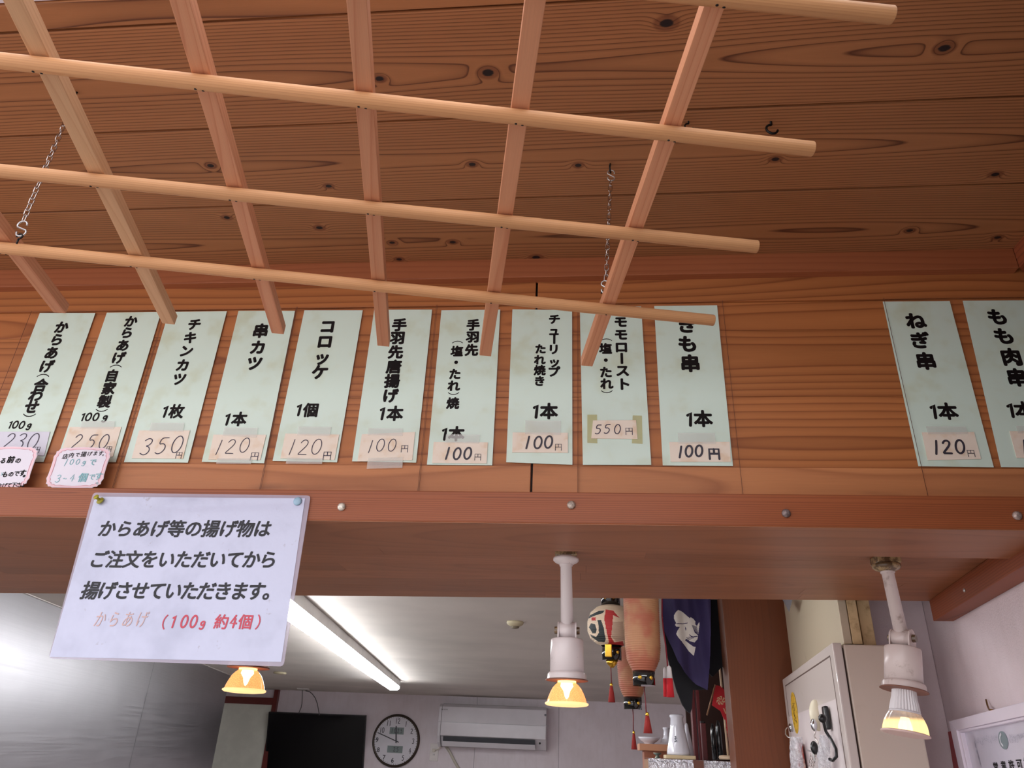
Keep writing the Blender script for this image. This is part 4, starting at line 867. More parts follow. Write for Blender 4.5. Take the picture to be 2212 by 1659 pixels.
# handle, latch and hooks
P = dp(1768, 1545, 0); tt = MB().ball(P+dnm*.004, .0165, (1, .9, 2.1), 20, 12)
h_ = tag(tt.build('door_handle_plate', plain('ivory_handle', (224, 214, 190), .35), t), None)
P = dp(1758, 1566, .018); MB().ball(P, .009, (.8, .9, 1.5), 16, 10).build('latch', plain('chrome', (210, 210, 214), .12, 1.), t)
P = dp(1790, 1551, .004)
tt = thing('magnetic_hook', 'black magnetic hook on the cabinet door with a curved arm', 'hook', P)
M_bp = plain('black_plastic', (22, 22, 26), .3)
MB().slab([P-dd*.016+V(0, 0, -.024), P+dd*.016+V(0, 0, -.024), P+dd*.016+V(0, 0, .024), P-dd*.016+V(0, 0, .024)], dnm*.010).build('magnet', M_bp, tt, .004)
B = dp(1777, 1552, .030); MB().ball(B, .009).build('ball', M_bp, tt)
arm = [B, dp(1781, 1568, .028), dp(1784, 1580, .024), dp(1796, 1598, .018), dp(1806, 1618, .016), dp(1807, 1634, .018), dp(1799, 1643, .022), dp(1792, 1640, .026)]
MB().tube(arm, .0032).build('arm', M_bp, tt)
n = N('clear_bag'); o = n.obj(); k_ = n.noise(o, 60, 4., .7); n.P(Base_Color=(.86, .86, .92, 1), Roughness=.12, Alpha=n.mr(k_, .35, .7, .25, .8), Specular_IOR_Level=.8); n.bump(n.noise(o, 90, 4., .7), 1., .006); M_bag = n.m
def bag(pl, wid, th, name, label, mat=M_bag, zt_=None):
    c0, c1 = [dp(x, y, th*1.5) for x, y in pl]; vs = []; fs = []; nx, nz = 10, 14; rnd = random.Random(hash(label) % 999 if False else len(label))
    for j in range(nz+1):
        t_ = j/nz; w = wid*(.35+.65*min(1, t_*2.2)); c = c0*(1-t_)+c1*t_
        for i in range(2*nx):
            an = math.pi*i/nx; k = 1+.22*math.sin(an*3+t_*5)+rnd.uniform(-.1, .1); vs.append(c-dd*(math.cos(an)*w*k*.5)+dnm*(math.sin(an)*th*.8*k))
    for j in range(nz):
        for i in range(2*nx): k = (i+1) % (2*nx); fs.append((j*2*nx+i, j*2*nx+k, (j+1)*2*nx+k, (j+1)*2*nx+i))
    return tag(MB().add(vs, fs, True).build(name, mat), label, 'bag')
bag([(1782, 1588), (1781, 1672)], .062, .014, 'plastic_bag', 'crumpled clear plastic bag hanging from the black hook')
bag([(1719, 1592), (1722, 1678)], .088, .017, 'plastic_bag', 'clear plastic bag with something red inside, at the left door edge')
n = N('red_packet'); o = n.obj(); n.P(Base_Color=n.mix(n.mr(n.noise(o, 26, 3.), .45, .55), srgb((176, 52, 44)), srgb((216, 190, 180))), Roughness=.4)
tag(MB().slab([dp(1716, 1604, .012), dp(1728, 1606, .012), dp(1738, 1672, .012), dp(1724, 1672, .012)], dnm*-.006).build('packet', n.m, None, .001), 'red and white packet inside the left plastic bag', 'packet')
P = dp(1705, 1572, .010); tt = thing('magnet_hook', 'small chrome magnet hook beside the yellow sticker', 'hook', P)
MB().lathe(P-dnm*.009, dnm, [(0, .011), (.008, .011), (.010, .008)], 20).build('magnet', plain('chrome2', (190, 190, 190), .15, 1.), tt)
MB().tube([P+dnm*.006, dp(1697, 1576, .03), dp(1697, 1586, .034), dp(1702, 1592, .034), dp(1707, 1594, .03)], .0016).build('wire', M_zinc, tt)
P = dp(1759, 1615, .019); tt = thing('tongs', 'perforated metal tongs with a black grip hanging on the cabinet door', 'tongs', P)
MB().ball(P, .009, (1, 1, 1.6)).build('grip', M_bp, tt)
MB().tube([P+V(0, 0, -.01), dp(1764, 1625, .012)], .005).build('neck', M_bp, tt)
MB().tube([dp(1744, 1620, .012), dp(1756, 1625, .012), dp(1760, 1645, .012)], .0018).build('wire', M_zinc, tt)
for i in range(5):
    for j in range(3): Q = dp(1752+j*5-i*1.2, 1631+i*7, .008); MB().lathe(Q, dnm, [(0, .0042), (.0015, .0036)], 10).build('ring', M_steel, tt)
MB().tube([dp(1762, 1578, .012), dp(1759, 1590, .014), dp(1766, 1602, .012), dp(1770, 1612, .01)], .0016).build('keyring_chain', M_steel, tt)
# boxes on the cabinet
Yx = .635
def upbox(name, px0, px1, py, mat, label, back, top, cat='box', Yb=Yx, par=None, bev=.002, z0=None):
    A = onY(px0, py, Yb); B = onY(px1, py, Yb); z0 = K.z+.0005 if z0 is None else z0
    o = MB().hexa([Vector((A.x, A.y, z0)), Vector((B.x, B.y, z0)), Vector((B.x, B.y, z0))+dd*back, Vector((A.x, A.y, z0))+dd*back]+[Vector((A.x, A.y, top)), Vector((B.x, B.y, top)), Vector((B.x, B.y, top))+dd*back, Vector((A.x, A.y, top))+dd*back]).build(name, mat, par, bev)
    if label: tag(o, label, cat)
    return o
ztop = H(HI)-.02
A = onY(1823, 1384, Yx)
upbox('storage_box', 1822, 1840, 1384, dirty('box_beige', (196, 182, 158), (150, 128, 100), .60, .95, 9), 'white box on top of the metal cabinet, beside the wooden post', .78, ztop)
M_card1 = dirty('grubby_cream_foam', (212, 186, 142), (120, 80, 44), .45, .72, 18, .8)
upbox('carton', 1841.5, 1863, 1384, M_card1, 'stained cream carton on the cabinet, left of two', .10, ztop)
upbox('carton', 1864.5, 1892, 1384, M_card1, 'stained cream carton on the cabinet, right of two', .09, ztop, Yb=Yx+.02)
P = onY(1812, 1384, Yx-.0)
tag(MB().slab([dp(1690, 1294, 0)-dd*0, dp(1712, 1294, 0), dp(1705, 1322, 0)], dnm*.0006).build('label_tag', plain('grey_label', (120, 118, 124), .5)), 'grey triangular label at the top left of the white box', 'label')
# white conduit beside the cabinet
cw = wallpt(0, -.006); 
def wp(x, y, off=-.006): return onP(x, y, wallpt(0, off), wn)
A = wp(1962, 1575); B = wp(1976, 1659)
tag(MB().cyl((A.x, A.y, H(HI)-.01), (A.x, A.y, .1), .0045, n=12).build('conduit', plain('conduit_white', (228, 216, 216), .4)), 'thin white conduit on the pink wall behind the stained spotlight', 'pipe')
# ------------------------------------------------------------------ framed certificate on the right wall
def ce_(x, y, off): return onP(x, y, wallpt(0, -off), wn)
P00, P10, P01 = ce_(2049, 1558, .03), ce_(2212, 1515.5, .03), ce_(2081, 1659, .03)
e1 = (P10-P00).normalized(); e2 = (P01-P00); e2 = (e2-e1*e2.dot(e1)).normalized(); en = -wn
def cf(a, b, off=0.): return P00+e1*a+e2*b+en*off
Wc, Hc_ = .46, .34
t = thing('framed_certificate', 'white-framed business licence hanging crooked on the pink wall', 'picture frame', cf(Wc/2, Hc_))
M_fr = plain('frame_white', (232, 222, 236), .3, var=.02)
fw = (ce_(2065.5, 1577.7, .03)-P00).dot(e1)*1.0; fw2 = fw*1.22; fh = abs((ce_(2065.5, 1577.7, .03)-P00).dot(e2)); fh2 = fh*1.22
for q in ([(0, 0), (Wc, 0), (Wc-fw, fh), (fw, fh)], [(0, Hc_), (0, 0), (fw, fh), (fw, Hc_-fh)], [(Wc, Hc_), (0, Hc_), (fw, Hc_-fh), (Wc-fw, Hc_-fh)], [(Wc, 0), (Wc, Hc_), (Wc-fw, Hc_-fh), (Wc-fw, fh)]):
    MB().slab([cf(*p) for p in q][::-1], en*-.022).build('frame_rail', M_fr, t, .0012)
for q in ([(fw, fh), (Wc-fw, fh), (Wc-fw2, fh2), (fw2, fh2)], [(fw, Hc_-fh), (fw, fh), (fw2, fh2), (fw2, Hc_-fh2)]):
    MB().slab([cf(*p, -.004) for p in q][::-1], en*-.012).build('frame_bead', M_fr, t, .0012)
MB().slab([cf(fw*.9, Hc_-fh*.9, -.012), cf(Wc-fw*.9, Hc_-fh*.9, -.012), cf(Wc-fw*.9, fh*.9, -.012), cf(fw*.9, fh*.9, -.012)], en*-.003).build('document', plain('document_paper', (214, 210, 226), .25, Coat_Weight=.5), t)
kc = Ink(e1, -e2)
def cpt(x, y): q = ce_(x, y, .03); d_ = q-P00; return d_.dot(e1), d_.dot(e2)
rnd = random.Random(5)
def scroll(x0, y0, x1, y1, m_):
    for i in range(m_):
        t_ = i/m_; a, b = cpt(x0+(x1-x0)*t_, y0+(y1-y0)*t_); O = cf(a, b+rnd.uniform(-.004, .004), -.0112); s_ = rnd.uniform(.002, .0045); ph = rnd.uniform(0, 6)
        kc.stroke([(math.cos(ph+k*.55)*s_*(1-k*.09), math.sin(ph+k*.55)*s_*(1-k*.09)) for k in range(9)], .0006, O, 1)
scroll(2090, 1603, 2140, 1594, 34); scroll(2164, 1597, 2212, 1583, 34); scroll(2092, 1606, 2104, 1652, 30)
kc.build('scroll_ornament', plain('ornament_grey', (140, 140, 156), .5), t, kind='stuff')
a, b = cpt(2151, 1598.5); O = cf(a, b, -.0112); ov = []
ha_ = abs(cpt(2151, 1578)[1]-cpt(2151, 1619)[1])/2
ke = Ink(e1, -e2); ke.put([(math.cos(k*math.pi/16)*ha_*1.55, math.sin(k*math.pi/16)*ha_) for k in range(32)], [tuple(range(32))], O); ke.build('seal', plain('seal_grey', (122, 136, 142), .5), t)
ke = Ink(e1, -e2); ke.stroke([(.004, .010), (-.006, .006), (-.008, -.004), (.0, -.008)], .004, O+en*.0003-e1*.006, 1); ke.build('seal_emblem', plain('seal_light', (206, 206, 214), .5), t)
kc = Ink(e1, -e2)
for i, ch in enumerate('営業許可証'):
    a, b = cpt(2136+i*16.5, 1657-i*2.2); kc.ch(ch, cf(a, b, -.0112), .0165, .018, 0, 0, 1.6)
kc.build('lettering', M_ink, t)
tag(MB().slab([ce_(2047.5, 1581, .012), ce_(2060, 1662, .012)+V(0, 0, 0), ce_(2080, 1662, .012), ce_(2062, 1578, .012)], en*-.004).build('red_board', plain('red_board', (170, 52, 58), .5)), 'red board showing behind the left edge of the certificate', 'board')
tag(MB().tube([ce_(2130, 1511, .004), ce_(2133, 1524, .006), ce_(2137, 1533, .012), ce_(2146, 1534.5, .022)], .0016).build('wall_hook', plain('brass', (150, 112, 66), .3, .8)), 'bent brass hook above the certificate', 'hook')
# ------------------------------------------------------------------ lanterns
n = N('salmon_paper'); o = n.obj(); sp = n.node('SeparateXYZ'); n.t.links.new(o, sp.inputs[0])
n.P(Base_Color=n.mix(n.mr(n.noise(o, 12, 3.), .40, .60), srgb((150, 82, 58)), srgb((160, 112, 78))), Roughness=.6); M_sal = n.m
M_lac = plain('black_lacquer', (12, 12, 14), .12, Coat_Weight=.6); M_gold = plain('gold_metal', (226, 178, 66), .25, .9)
M_tas = plain('tassel_red', (140, 30, 26), .8, bump=.6, bscale=600); M_cord = plain('cord_maroon', (110, 44, 50), .7)
def lantern(name, label, Yp, prof, cap, top=None, ribs=26, mat=M_sal):
    y0, l0, r1 = prof[0]; P = onY((l0+r1)/2, y0, Yp); t = thing(name, label, 'lantern', P, 'paper lanterns by the post')
    fine = []
    X = sum((onY(l, y, Yp).x+onY(q, y, Yp).x)/2 for y, l, q in prof)/len(prof); z0 = P.z
    pr = [(z0-onY((l+q)/2, y, Yp).z, (onY(q, y, Yp).x-onY(l, y, Yp).x)/2) for y, l, q in prof]
    L = pr[-1][0]; out = []
    for i in range(ribs*3+1):
        d_ = L*i/(ribs*3); 
        for a, b in zip(pr, pr[1:]):
            if a[0] <= d_ <= b[0]+1e-9: rr = a[1]+(b[1]-a[1])*(d_-a[0])/max(1e-9, b[0]-a[0]); break
        out.append((d_, rr-(.0022 if i % 3 == 0 else 0)))
    MB().lathe((X, Yp, z0), (0, 0, -1), out, 40).build('paper_body', mat, t)
    (ya, yb, ca, cb) = cap; za, zb2 = onY((ca+cb)/2, ya, Yp).z, onY((ca+cb)/2, yb, Yp).z; rc = (onY(cb, ya, Yp).x-onY(ca, ya, Yp).x)/2
    MB().lathe((X, Yp, za), (0, 0, -1), [(0, rc), (za-zb2, rc)], 32).build('cap', M_lac, t)
    for an in (-2.0, -.95, 1.2, 2.6): MB().lathe((X+math.cos(an)*(rc-.001), Yp+math.sin(an)*(rc-.001), (za+zb2)/2), (math.cos(an), math.sin(an), 0), [(0, rc*.2), (.003, rc*.17), (.005, rc*.05)], 14).build('stud', M_gold, t)
    if top:
        MB().lathe((X, Yp, z0+.05), (0, 0, -1), [(0, rc), (.05, rc)], 32).build('cap', M_lac, t)
        for an in (-2.2, -1.3): MB().lathe((X+math.cos(an)*(rc-.001), Yp+math.sin(an)*(rc-.001), z0+.025), (math.cos(an), math.sin(an), 0), [(0, .008), (.003, .007), (.005, .002)], 14).build('stud', M_gold, t)
    MB().tube([Vector((X, Yp, z0+.0)), Vector((X, Yp, H(HI)))], .0012).build('cord', M_cord, t)
    return t, X, zb2
def tassel(pts, yt, yb, wl_, wr_, Yp, label, mat=M_tas, head=M_gold, grp='tassels by the post'):
    P = onY((wl_+wr_)/2, yb, Yp); t = thing('tassel', label, 'tassel', P, grp)
    MB().tube([onY(x, y, Yp) for x, y in pts], .0018, 6).build('cord', M_cord, t)
    z1_ = onY(wl_, yt, Yp).z; z0_ = P.z; w = (onY(wr_, yb, Yp).x-onY(wl_, yb, Yp).x)/2; xm = onY((wl_+wr_)/2, (yt+yb)/2, Yp).x
    MB().lathe((xm, Yp, z1_), (0, 0, -1), [(-.010, w*.25), (-.004, w*.42), (0, w*.38)], 14).build('knot', head, t)
    MB().lathe((xm, Yp, z1_), (0, 0, -1), [(0, w*.40), ((z1_-z0_)*.5, w*.72), (z1_-z0_, w)], 22, True, .12).build('fringe', mat, t)
    return t
YL = 1.30
lantern('paper_lantern', 'tall salmon paper lantern hanging beside the post, largest of three', YL, [(1270, 1340, 1417), (1400, 1350, 1427), (1425, 1355, 1427), (1441, 1363, 1421), (1451, 1368, 1416)], (1450, 1481, 1368, 1416), ribs=38)
lantern('paper_lantern', 'shorter salmon paper lantern partly hidden behind the tall one', YL+.30, [(1400, 1330, 1392), (1440, 1333, 1396), (1480, 1337, 1396), (1497, 1343, 1391), (1507, 1348, 1385)], (1506, 1533, 1347, 1386), ribs=26)
# painted round lantern
pr_ = [(1309, 1298, 1340), (1313, 1290, 1352), (1325, 1275, 1364), (1345, 1267, 1370), (1365, 1268, 1371), (1380, 1275, 1366), (1390, 1288, 1356), (1395, 1299, 1345)]
Yk = YL+.155; t, Xk, zk = lantern('painted_lantern', 'round paper lantern painted black, red and white like a stage face', Yk, pr_, (1394, 1427, 1300, 1342), top=True, ribs=22)
bd = [c for c in t.children if c.name.startswith('paper_body')][0]
M_pw = plain('lantern_cream', (206, 184, 160), .6); M_pb = plain('lantern_black', (34, 42, 44), .6); M_pr = plain('lantern_red', (170, 40, 40), .6); M_pt = plain('lantern_tan', (176, 150, 130), .6)
P0_ = onY(1319, 1309, Yk); z0 = P0_.z; prr = [(z0-onY((l+q)/2, y, Yk).z, (onY(q, y, Yk).x-onY(l, y, Yk).x)/2) for y, l, q in pr_]
vs = []; fs = []; NA, NZ = 240, 140; Lz = prr[-1][0]
for j in range(NZ+1):
    d_ = Lz*j/NZ
    for a, b in zip(prr, prr[1:]):
        if a[0] <= d_ <= b[0]+1e-9: rr = a[1]+(b[1]-a[1])*(d_-a[0])/max(1e-9, b[0]-a[0]); break
    rr -= .0016 if j % 6 == 0 else 0
    for i in range(NA): an = 2*math.pi*i/NA; vs.append(Vector((Xk+math.cos(an)*rr, Yk+math.sin(an)*rr, z0-d_)))
for j in range(NZ):
    for i in range(NA): k = (i+1) % NA; fs.append((j*NA+i, (j+1)*NA+i, (j+1)*NA+k, j*NA+k))
KZ = lambda P_: [(1240+x/4.378, 1280+y/4.378) for x, y in P_]
red = KZ([(300, 160), (370, 170), (430, 240), (370, 215), (360, 330), (350, 420), (380, 470), (460, 460), (480, 520), (290, 520), (330, 470), (310, 380), (285, 250)])
blk1 = KZ([(150, 215), (230, 175), (290, 170), (270, 195), (180, 225), (130, 250)]); blk2 = KZ([(255, 260), (280, 330), (300, 440), (290, 470), (230, 465), (165, 420), (150, 395), (210, 420), (235, 380), (230, 300), (220, 260)])
blk3 = KZ([(160, 290), (200, 300), (215, 350), (205, 385), (175, 385), (155, 350), (140, 330)]); redspot = KZ([(165, 235), (205, 235), (205, 265), (165, 265)]); tan = KZ([(365, 275), (460, 275), (480, 450), (400, 460), (355, 420), (350, 330)])
def ktest(c):
    if c.y > Yk+.02: return 3
    p = proj(c)
    for poly, m_ in ((redspot, 2), (blk1, 1), (blk2, 1), (blk3, 1), (red, 2), (tan, 3)):
        if inside(p, poly): return m_
    return 0
printed('paper_body', vs, fs, [M_pw, M_pb, M_pr, M_pt], ktest, t); bpy.data.objects.remove(bd)
a = onY(1314, 1400, Yk-.04); MB().box((a.x-.011, Yk-.062, onY(1315, 1424, Yk).z), (a.x+.011, Yk-.052, onY(1315, 1396, Yk).z)).build('gold_plate', M_gold, t, .003)
MB().lathe((Xk-.0, Yk, zk), (0, 0, -1), [(0, .020), (.010, .016), (.022, .004)], 16).build('finial', M_gold, t)
tassel([(1319, 1440), (1320, 1455), (1321, 1476)], 1482, 1517, 1313, 1329, Yk, 'dark red tassel below the painted round lantern')
tassel([(1367, 1533), (1368, 1550), (1368, 1580)], 1585, 1619, 1363, 1376, YL+.30, 'dark red tassel below the shorter salmon lantern')
tassel([(1391, 1483), (1394, 1510), (1396, 1540)], 1546, 1584, 1389, 1409, YL, 'dark red tassel below the tall salmon lantern')
# ------------------------------------------------------------------ purple banner, black cloth, red and white tassels
BZ = lambda P_: [(1420+x/11.06, 1290+y/11.06) for x, y in P_]
out = [(1431, 1270), (1431, 1298), (1434, 1358), (1452, 1400), (1463, 1430), (1478, 1452), (1505, 1478), (1529, 1491), (1532, 1440), (1534, 1298), (1534, 1270)]
YBn = 1.42; M_pur = plain('purple_cloth', (40, 28, 72), .8, bump=.2, bscale=900); M_cw = plain('cloth_white_print', (206, 198, 192), .8)
white = [BZ([(495, 305), (560, 330), (620, 370), (700, 440), (770, 500), (800, 480), (860, 520), (910, 580), (905, 650), (945, 690), (1000, 590), (1010, 640), (975, 880), (960, 1000), (890, 1080), (770, 1050), (690, 990), (660, 1030), (760, 1110), (860, 1180), (915, 1190), (870, 1400), (750, 1290), (680, 1190), (580, 1050), (500, 960), (450, 880), (480, 800), (540, 710), (450, 700), (420, 660), (450, 620), (400, 520), (400, 430), (440, 360)])]
dark = [BZ([(450, 620), (600, 625), (720, 610), (720, 625), (600, 645), (460, 640)]), BZ([(770, 880), (830, 940), (900, 930), (960, 920), (960, 940), (880, 960), (820, 960), (760, 900)]), BZ([(660, 700), (690, 740), (690, 800), (670, 790)])]+[BZ([(820+i*22, 700+i*8-40), (832+i*22, 700+i*8-40), (905+i*16, 850+i*14), (893+i*16, 850+i*14)]) for i in range(0, 6)]+[BZ([(690+i*26, 960-i*6), (700+i*26, 950-i*6), (760+i*22, 1030-i*10), (748+i*22, 1034-i*10)]) for i in range(6)]
vs = []; idx = {}; fs = []; st = 1.0
xs = [1430+i*.6 for i in range(177)]; ys = [1270+j*.6 for j in range(371)]
def bpnt(x, y):
    q = onY(x, y, YBn); fold = .030*math.sin((q.x)*58)+.012*math.sin(q.x*120+q.z*9); return Vector((q.x, YBn+fold*.5-.0*q.z, q.z))
for i in range(176):
    for j in range(370):
        if inside((xs[i]+.3, ys[j]+.3), out):
            f4 = []
            for a, b in ((i, j), (i, j+1), (i+1, j+1), (i+1, j)):
                if (a, b) not in idx: idx[(a, b)] = len(vs); vs.append(bpnt(xs[a], ys[b]))
                f4.append(idx[(a, b)])
            fs.append(tuple(f4))
def btest(c):
    p = proj(c)
    if p[0] > 1512-(p[1]-1345)*.14 and p[1] > 1300: return 0
    if any(inside(p, q) for q in dark): return 0
    return 1 if any(inside(p, q) for q in white) else 0
t = thing('purple_banner', 'dark purple draped cloth banner with a white figure print', 'banner', onY(1480, 1400, YBn))
o_ = printed('cloth', vs, fs, [M_pur, M_cw], btest, t); md = o_.modifiers.new('s', 'SOLIDIFY'); md.thickness = .0012
tag(MB().cyl(onY(1428, 1285, YBn-.02)+V(-.02, 0, .05), onY(1560, 1285, YBn-.02)+V(0, 0, .05), .008).build('banner_rod', M_lac), 'dark rod across the top carrying the purple banner', 'rod')
bk = [(1432, 1280), (1434, 1360), (1438, 1400), (1450, 1450), (1462, 1492), (1474, 1522), (1483, 1535), (1491, 1541), (1495, 1530), (1497, 1490), (1530, 1490), (1534, 1280)]
M_bkc = plain('black_cloth', (9, 9, 18), .85)
tag(MB().slab([onY(x, y, YBn+.06) for x, y in bk], (0, .012, 0)).build('black_cloth', M_bkc), 'black cloth hanging behind the purple banner', 'cloth')
M_rt = plain('bright_red_fringe', (200, 26, 40), .8, bump=.5, bscale=500); M_wt = plain('white_fringe', (222, 214, 216), .8)
tag(MB().tube([onY(x, y, YBn-.05) for x, y in ((1430, 1290), (1430, 1330), (1433, 1362), (1438, 1395), (1441, 1425), (1442, 1440))], .0022, 6).build('cord', plain('cord_red', (136, 20, 40), .7)), 'dark red cord along the left side of the purple banner', 'cord')
for i, (a, b, yb) in enumerate(((1433, 1444, 1505), (1440, 1457, 1506))):
    Yt = YBn-.06-.02*i; P = onY((a+b)/2, yb, Yt); t = thing('tassel', ['red and white tassel at the banner, left and rear of two', 'red and white tassel at the banner, right and front of two'][i], 'tassel', P, 'red and white banner tassels')
    zt_, zm, zbb = onY(a, 1442+4*(1-i), Yt).z, onY(a, 1465, Yt).z, P.z; w = (onY(b, yb, Yt).x-onY(a, yb, Yt).x)/2
    MB().lathe((P.x, Yt, zt_), (0, 0, -1), [(-.006, .002), (0, w*.6), (zt_-zm, w*.8)], 20, True, .06).build('white_top', M_wt, t)
    MB().lathe((P.x, Yt, zm), (0, 0, -1), [(0, w*.8), (zm-zbb, w)], 22, True, .14).build('fringe', M_rt, t)
# ------------------------------------------------------------------ shrine shelf and the things on it
YS = 1.66
zS = onY(1500, 1641.5, YS).z
xa, xb = onY(1400, 1645, YS).x, onY(1640, 1640, YS).x
n = N('foil'); o = n.obj(); k_ = n.noise(o, 55, 4., .7); n.P(Base_Color=(.86, .86, .92, 1), Metallic=.85, Roughness=.25); n.bump(k_, 1., .012); M_foil = n.m
t = thing('foil_shelf', 'shelf wrapped in crinkled aluminium foil at the bottom edge of the photo', 'shelf', ((xa+xb)/2, YS+.1, zS-.03))
def foilseg(x0, x1, nm, mat):
    vs = []; fs = []; nx = int((x1-x0)/.006)+1; rnd = random.Random(3)
    pf = [(.0, .0), (.0, -.006), (-.006, -.010), (-.008, -.03), (-.008, -.05)]
    for i in range(nx+1):
        x = x0+(x1-x0)*i/nx
        for k, (yy, zz) in enumerate([(.33, 0)]+pf): vs.append(Vector((x, YS+yy+rnd.uniform(-.002, .002)*(k > 0), zS+zz-rnd.uniform(0, .0025)*(k > 0))))
    for i in range(nx):
        for k in range(5): fs.append((i*6+k, i*6+k+1, (i+1)*6+k+1, (i+1)*6+k))
    return MB().add(vs, fs).build(nm, mat, t)
xm0, xm1 = onY(1497, 1643, YS).x, onY(1519, 1643, YS).x
foilseg(xa, xm0, 'foil_cover', M_foil); foilseg(xm1, xb, 'foil_cover', M_foil)
MB().box((xm0, YS-.006, zS-.05), (xm1, YS+.33, zS-.001)).build('board', plain('shelf_brown', (112, 66, 50), .5), t); MB().box((xa+.01, YS+.002, zS-.048), (xb-.01, YS+.325, zS-.004)).build('core', plain('core_wood', (150, 110, 80), .6), t)
M_por = plain('white_porcelain', (224, 224, 234), .12, Coat_Weight=.5, var=.02)
def turned(name, label, Yp, prof, mat, cat, n=28):
    o, P, pr = lathe_px(name, Yp, prof, mat, None, n); return tag(o, label, cat)
Yv = YS+.06
tag(MB().box((onY(1436, 1640, Yv).x, Yv-.045, zS+.0005), (onY(1500, 1640, Yv).x, Yv+.045, onY(1470, 1631.5, Yv-.045).z)).build('tray', plain('pale_wood_tray', (206, 184, 146), .5), None, .003), 'pale wooden tray under the white porcelain bottle', 'tray')
t = thing('sake_bottle', 'white porcelain bottle flaring to its base, on the pale tray', 'bottle', onY(1467, 1632, Yv), 'white porcelain on the shrine shelf')
o, P, pr = lathe_px('bottle_body', Yv, [(1543.5, 1449, 1474), (1545, 1446.5, 1476.5), (1549, 1446.5, 1476.5), (1552, 1448.5, 1475), (1570, 1447.5, 1477.5), (1600, 1443.5, 1484), (1625, 1440.5, 1490), (1631, 1440.5, 1491)], M_por, t, 40)
kk = Ink(); O = onY(1459.5, 1596, Yv-.034)
for st in ([(-.003, .007), (.004, .005)], [(.001, .009), (-.001, -.003)], [(-.004, .001), (.005, .0)], [(-.002, -.003), (.003, -.005), (.004, -.009)]): kk.stroke(st, .0018, O, 1)
kk.stroke([(-.004, -.009), (.001, -.007)], .0022, O, 0); kk.build('blue_mark', plain('blue_mark', (84, 90, 104), .4), t)
turned('porcelain_bottle', 'grey-white narrow bottle just behind the flaring porcelain bottle', Yv+.09, [(1562, 1481, 1484), (1566, 1479, 1486), (1580, 1478.5, 1488), (1590, 1478, 1492), (1640, 1474, 1502)], M_por, 'bottle')
YW = YS+.40
zW = onY(1410, 1607, YW).z
t = thing('offering_stand', 'small light wooden stand carrying the white dish', 'stand', onY(1420, 1659, YW))
MB().box((onY(1381, 1610, YW).x, YW, onY(1410, 1622, YW).z), (onY(1460, 1610, YW).x, YW+.12, zW)).build('top', plain('cedar_light', (196, 138, 104), .5), t, .002)
MB().box((onY(1392, 1630, YW).x, YW+.012, zW-.22), (onY(1460, 1630, YW).x, YW+.11, onY(1410, 1622, YW).z)).build('body', plain('cedar_brown', (150, 88, 62), .5), t, .001)
turned('offering_dish', 'white porcelain dish on the wooden stand', YW+.05, [(1592.5, 1378.5, 1426), (1594.5, 1379, 1425.5), (1600, 1384, 1421), (1604, 1390, 1415), (1606, 1392, 1413), (1608, 1392, 1413)], M_por, 'dish')
turned('small_vase', 'small white porcelain vase behind the flaring bottle', YW+.06, [(1571.5, 1432, 1447), (1575, 1432, 1447), (1577, 1434, 1445), (1592, 1433, 1446), (1598, 1428, 1451), (1605, 1426, 1453)], M_por, 'vase')
turned('bronze_vase', 'small grey-green metal vase in front of the wooden stand', YS+.25, [(1626, 1411, 1429), (1629, 1412, 1428), (1632, 1417, 1423), (1638, 1414, 1427), (1650, 1411, 1431), (1652, 1411, 1431)], plain('bronze', (110, 116, 104), .35, .6), 'vase')
# dark altar recess with maroon posts
YA = YS+.45
t = thing('altar_cabinet', 'dark lacquered altar cabinet with maroon posts beside the wooden post', 'cabinet', onY(1545, 1645, YA))
M_dl = plain('altar_dark', (20, 12, 12), .5); M_mar = plain('maroon_lacquer', (104, 44, 46), .3)
ax0, ax1 = onY(1500, 1500, YA).x, onY(1640, 1500, YA).x
MB().box((ax0, YA+.30, zS-.05), (ax1, YA+.32, H(HI)-.03)).build('back', plain('altar_back', (54, 24, 14), .6), t); MB().box((ax0, YA, zS-.07), (ax1, YA+.30, zS-.05)).build('base', M_dl, t); MB().box((ax1-.02, YA, zS-.05), (ax1, YA+.30, H(HI)-.03)).build('side', M_dl, t)
MB().box((ax0, YA-.01, onY(1545, 1430, YA).z), (ax1, YA+.30, H(HI)-.03)).build('lintel', plain('altar_lintel', (8, 7, 9), .6), t)
for (a, b, y0, y1) in ((1494, 1503, 1480, 1642), (1505, 1513, 1480, 1642)):
    A = onY(a, y1, YA-.05); B = onY(b, y1, YA-.05); MB().box((A.x+(onY(a, y0, YA-.05).x-A.x)/2, YA-.07, zS-.02), (B.x+(onY(b, y0, YA-.05).x-B.x)/2, YA-.03, onY(a, y0, YA-.05).z)).build('altar_post', M_mar, t, .003)
Yq = YS+.16
A, B = onY(1516, 1600, Yq), onY(1527, 1600, Yq)
tt = thing('maroon_baton', 'upright maroon rod with a black cap on the shrine shelf', 'rod', (A.x, Yq, zS))
MB().box((A.x, Yq, zS), (B.x, Yq+.02, onY(1518, 1562, Yq).z)).build('body', M_mar, tt, .002); MB().box((A.x, Yq, onY(1518, 1562, Yq).z), (B.x, Yq+.02, onY(1518, 1557, Yq).z)).build('cap', M_lac, tt, .002)
M_bg = plain('black_glass', (24, 26, 28), .15, Coat_Weight=.5)
turned('dark_bottle', 'slim black bottle on the shrine shelf, shorter and left of two', Yq+.03, [(1563, 1538, 1542), (1570, 1537, 1543), (1576, 1536, 1545), (1600, 1535.5, 1545.5), (1641, 1535.5, 1546)], M_bg, 'bottle')
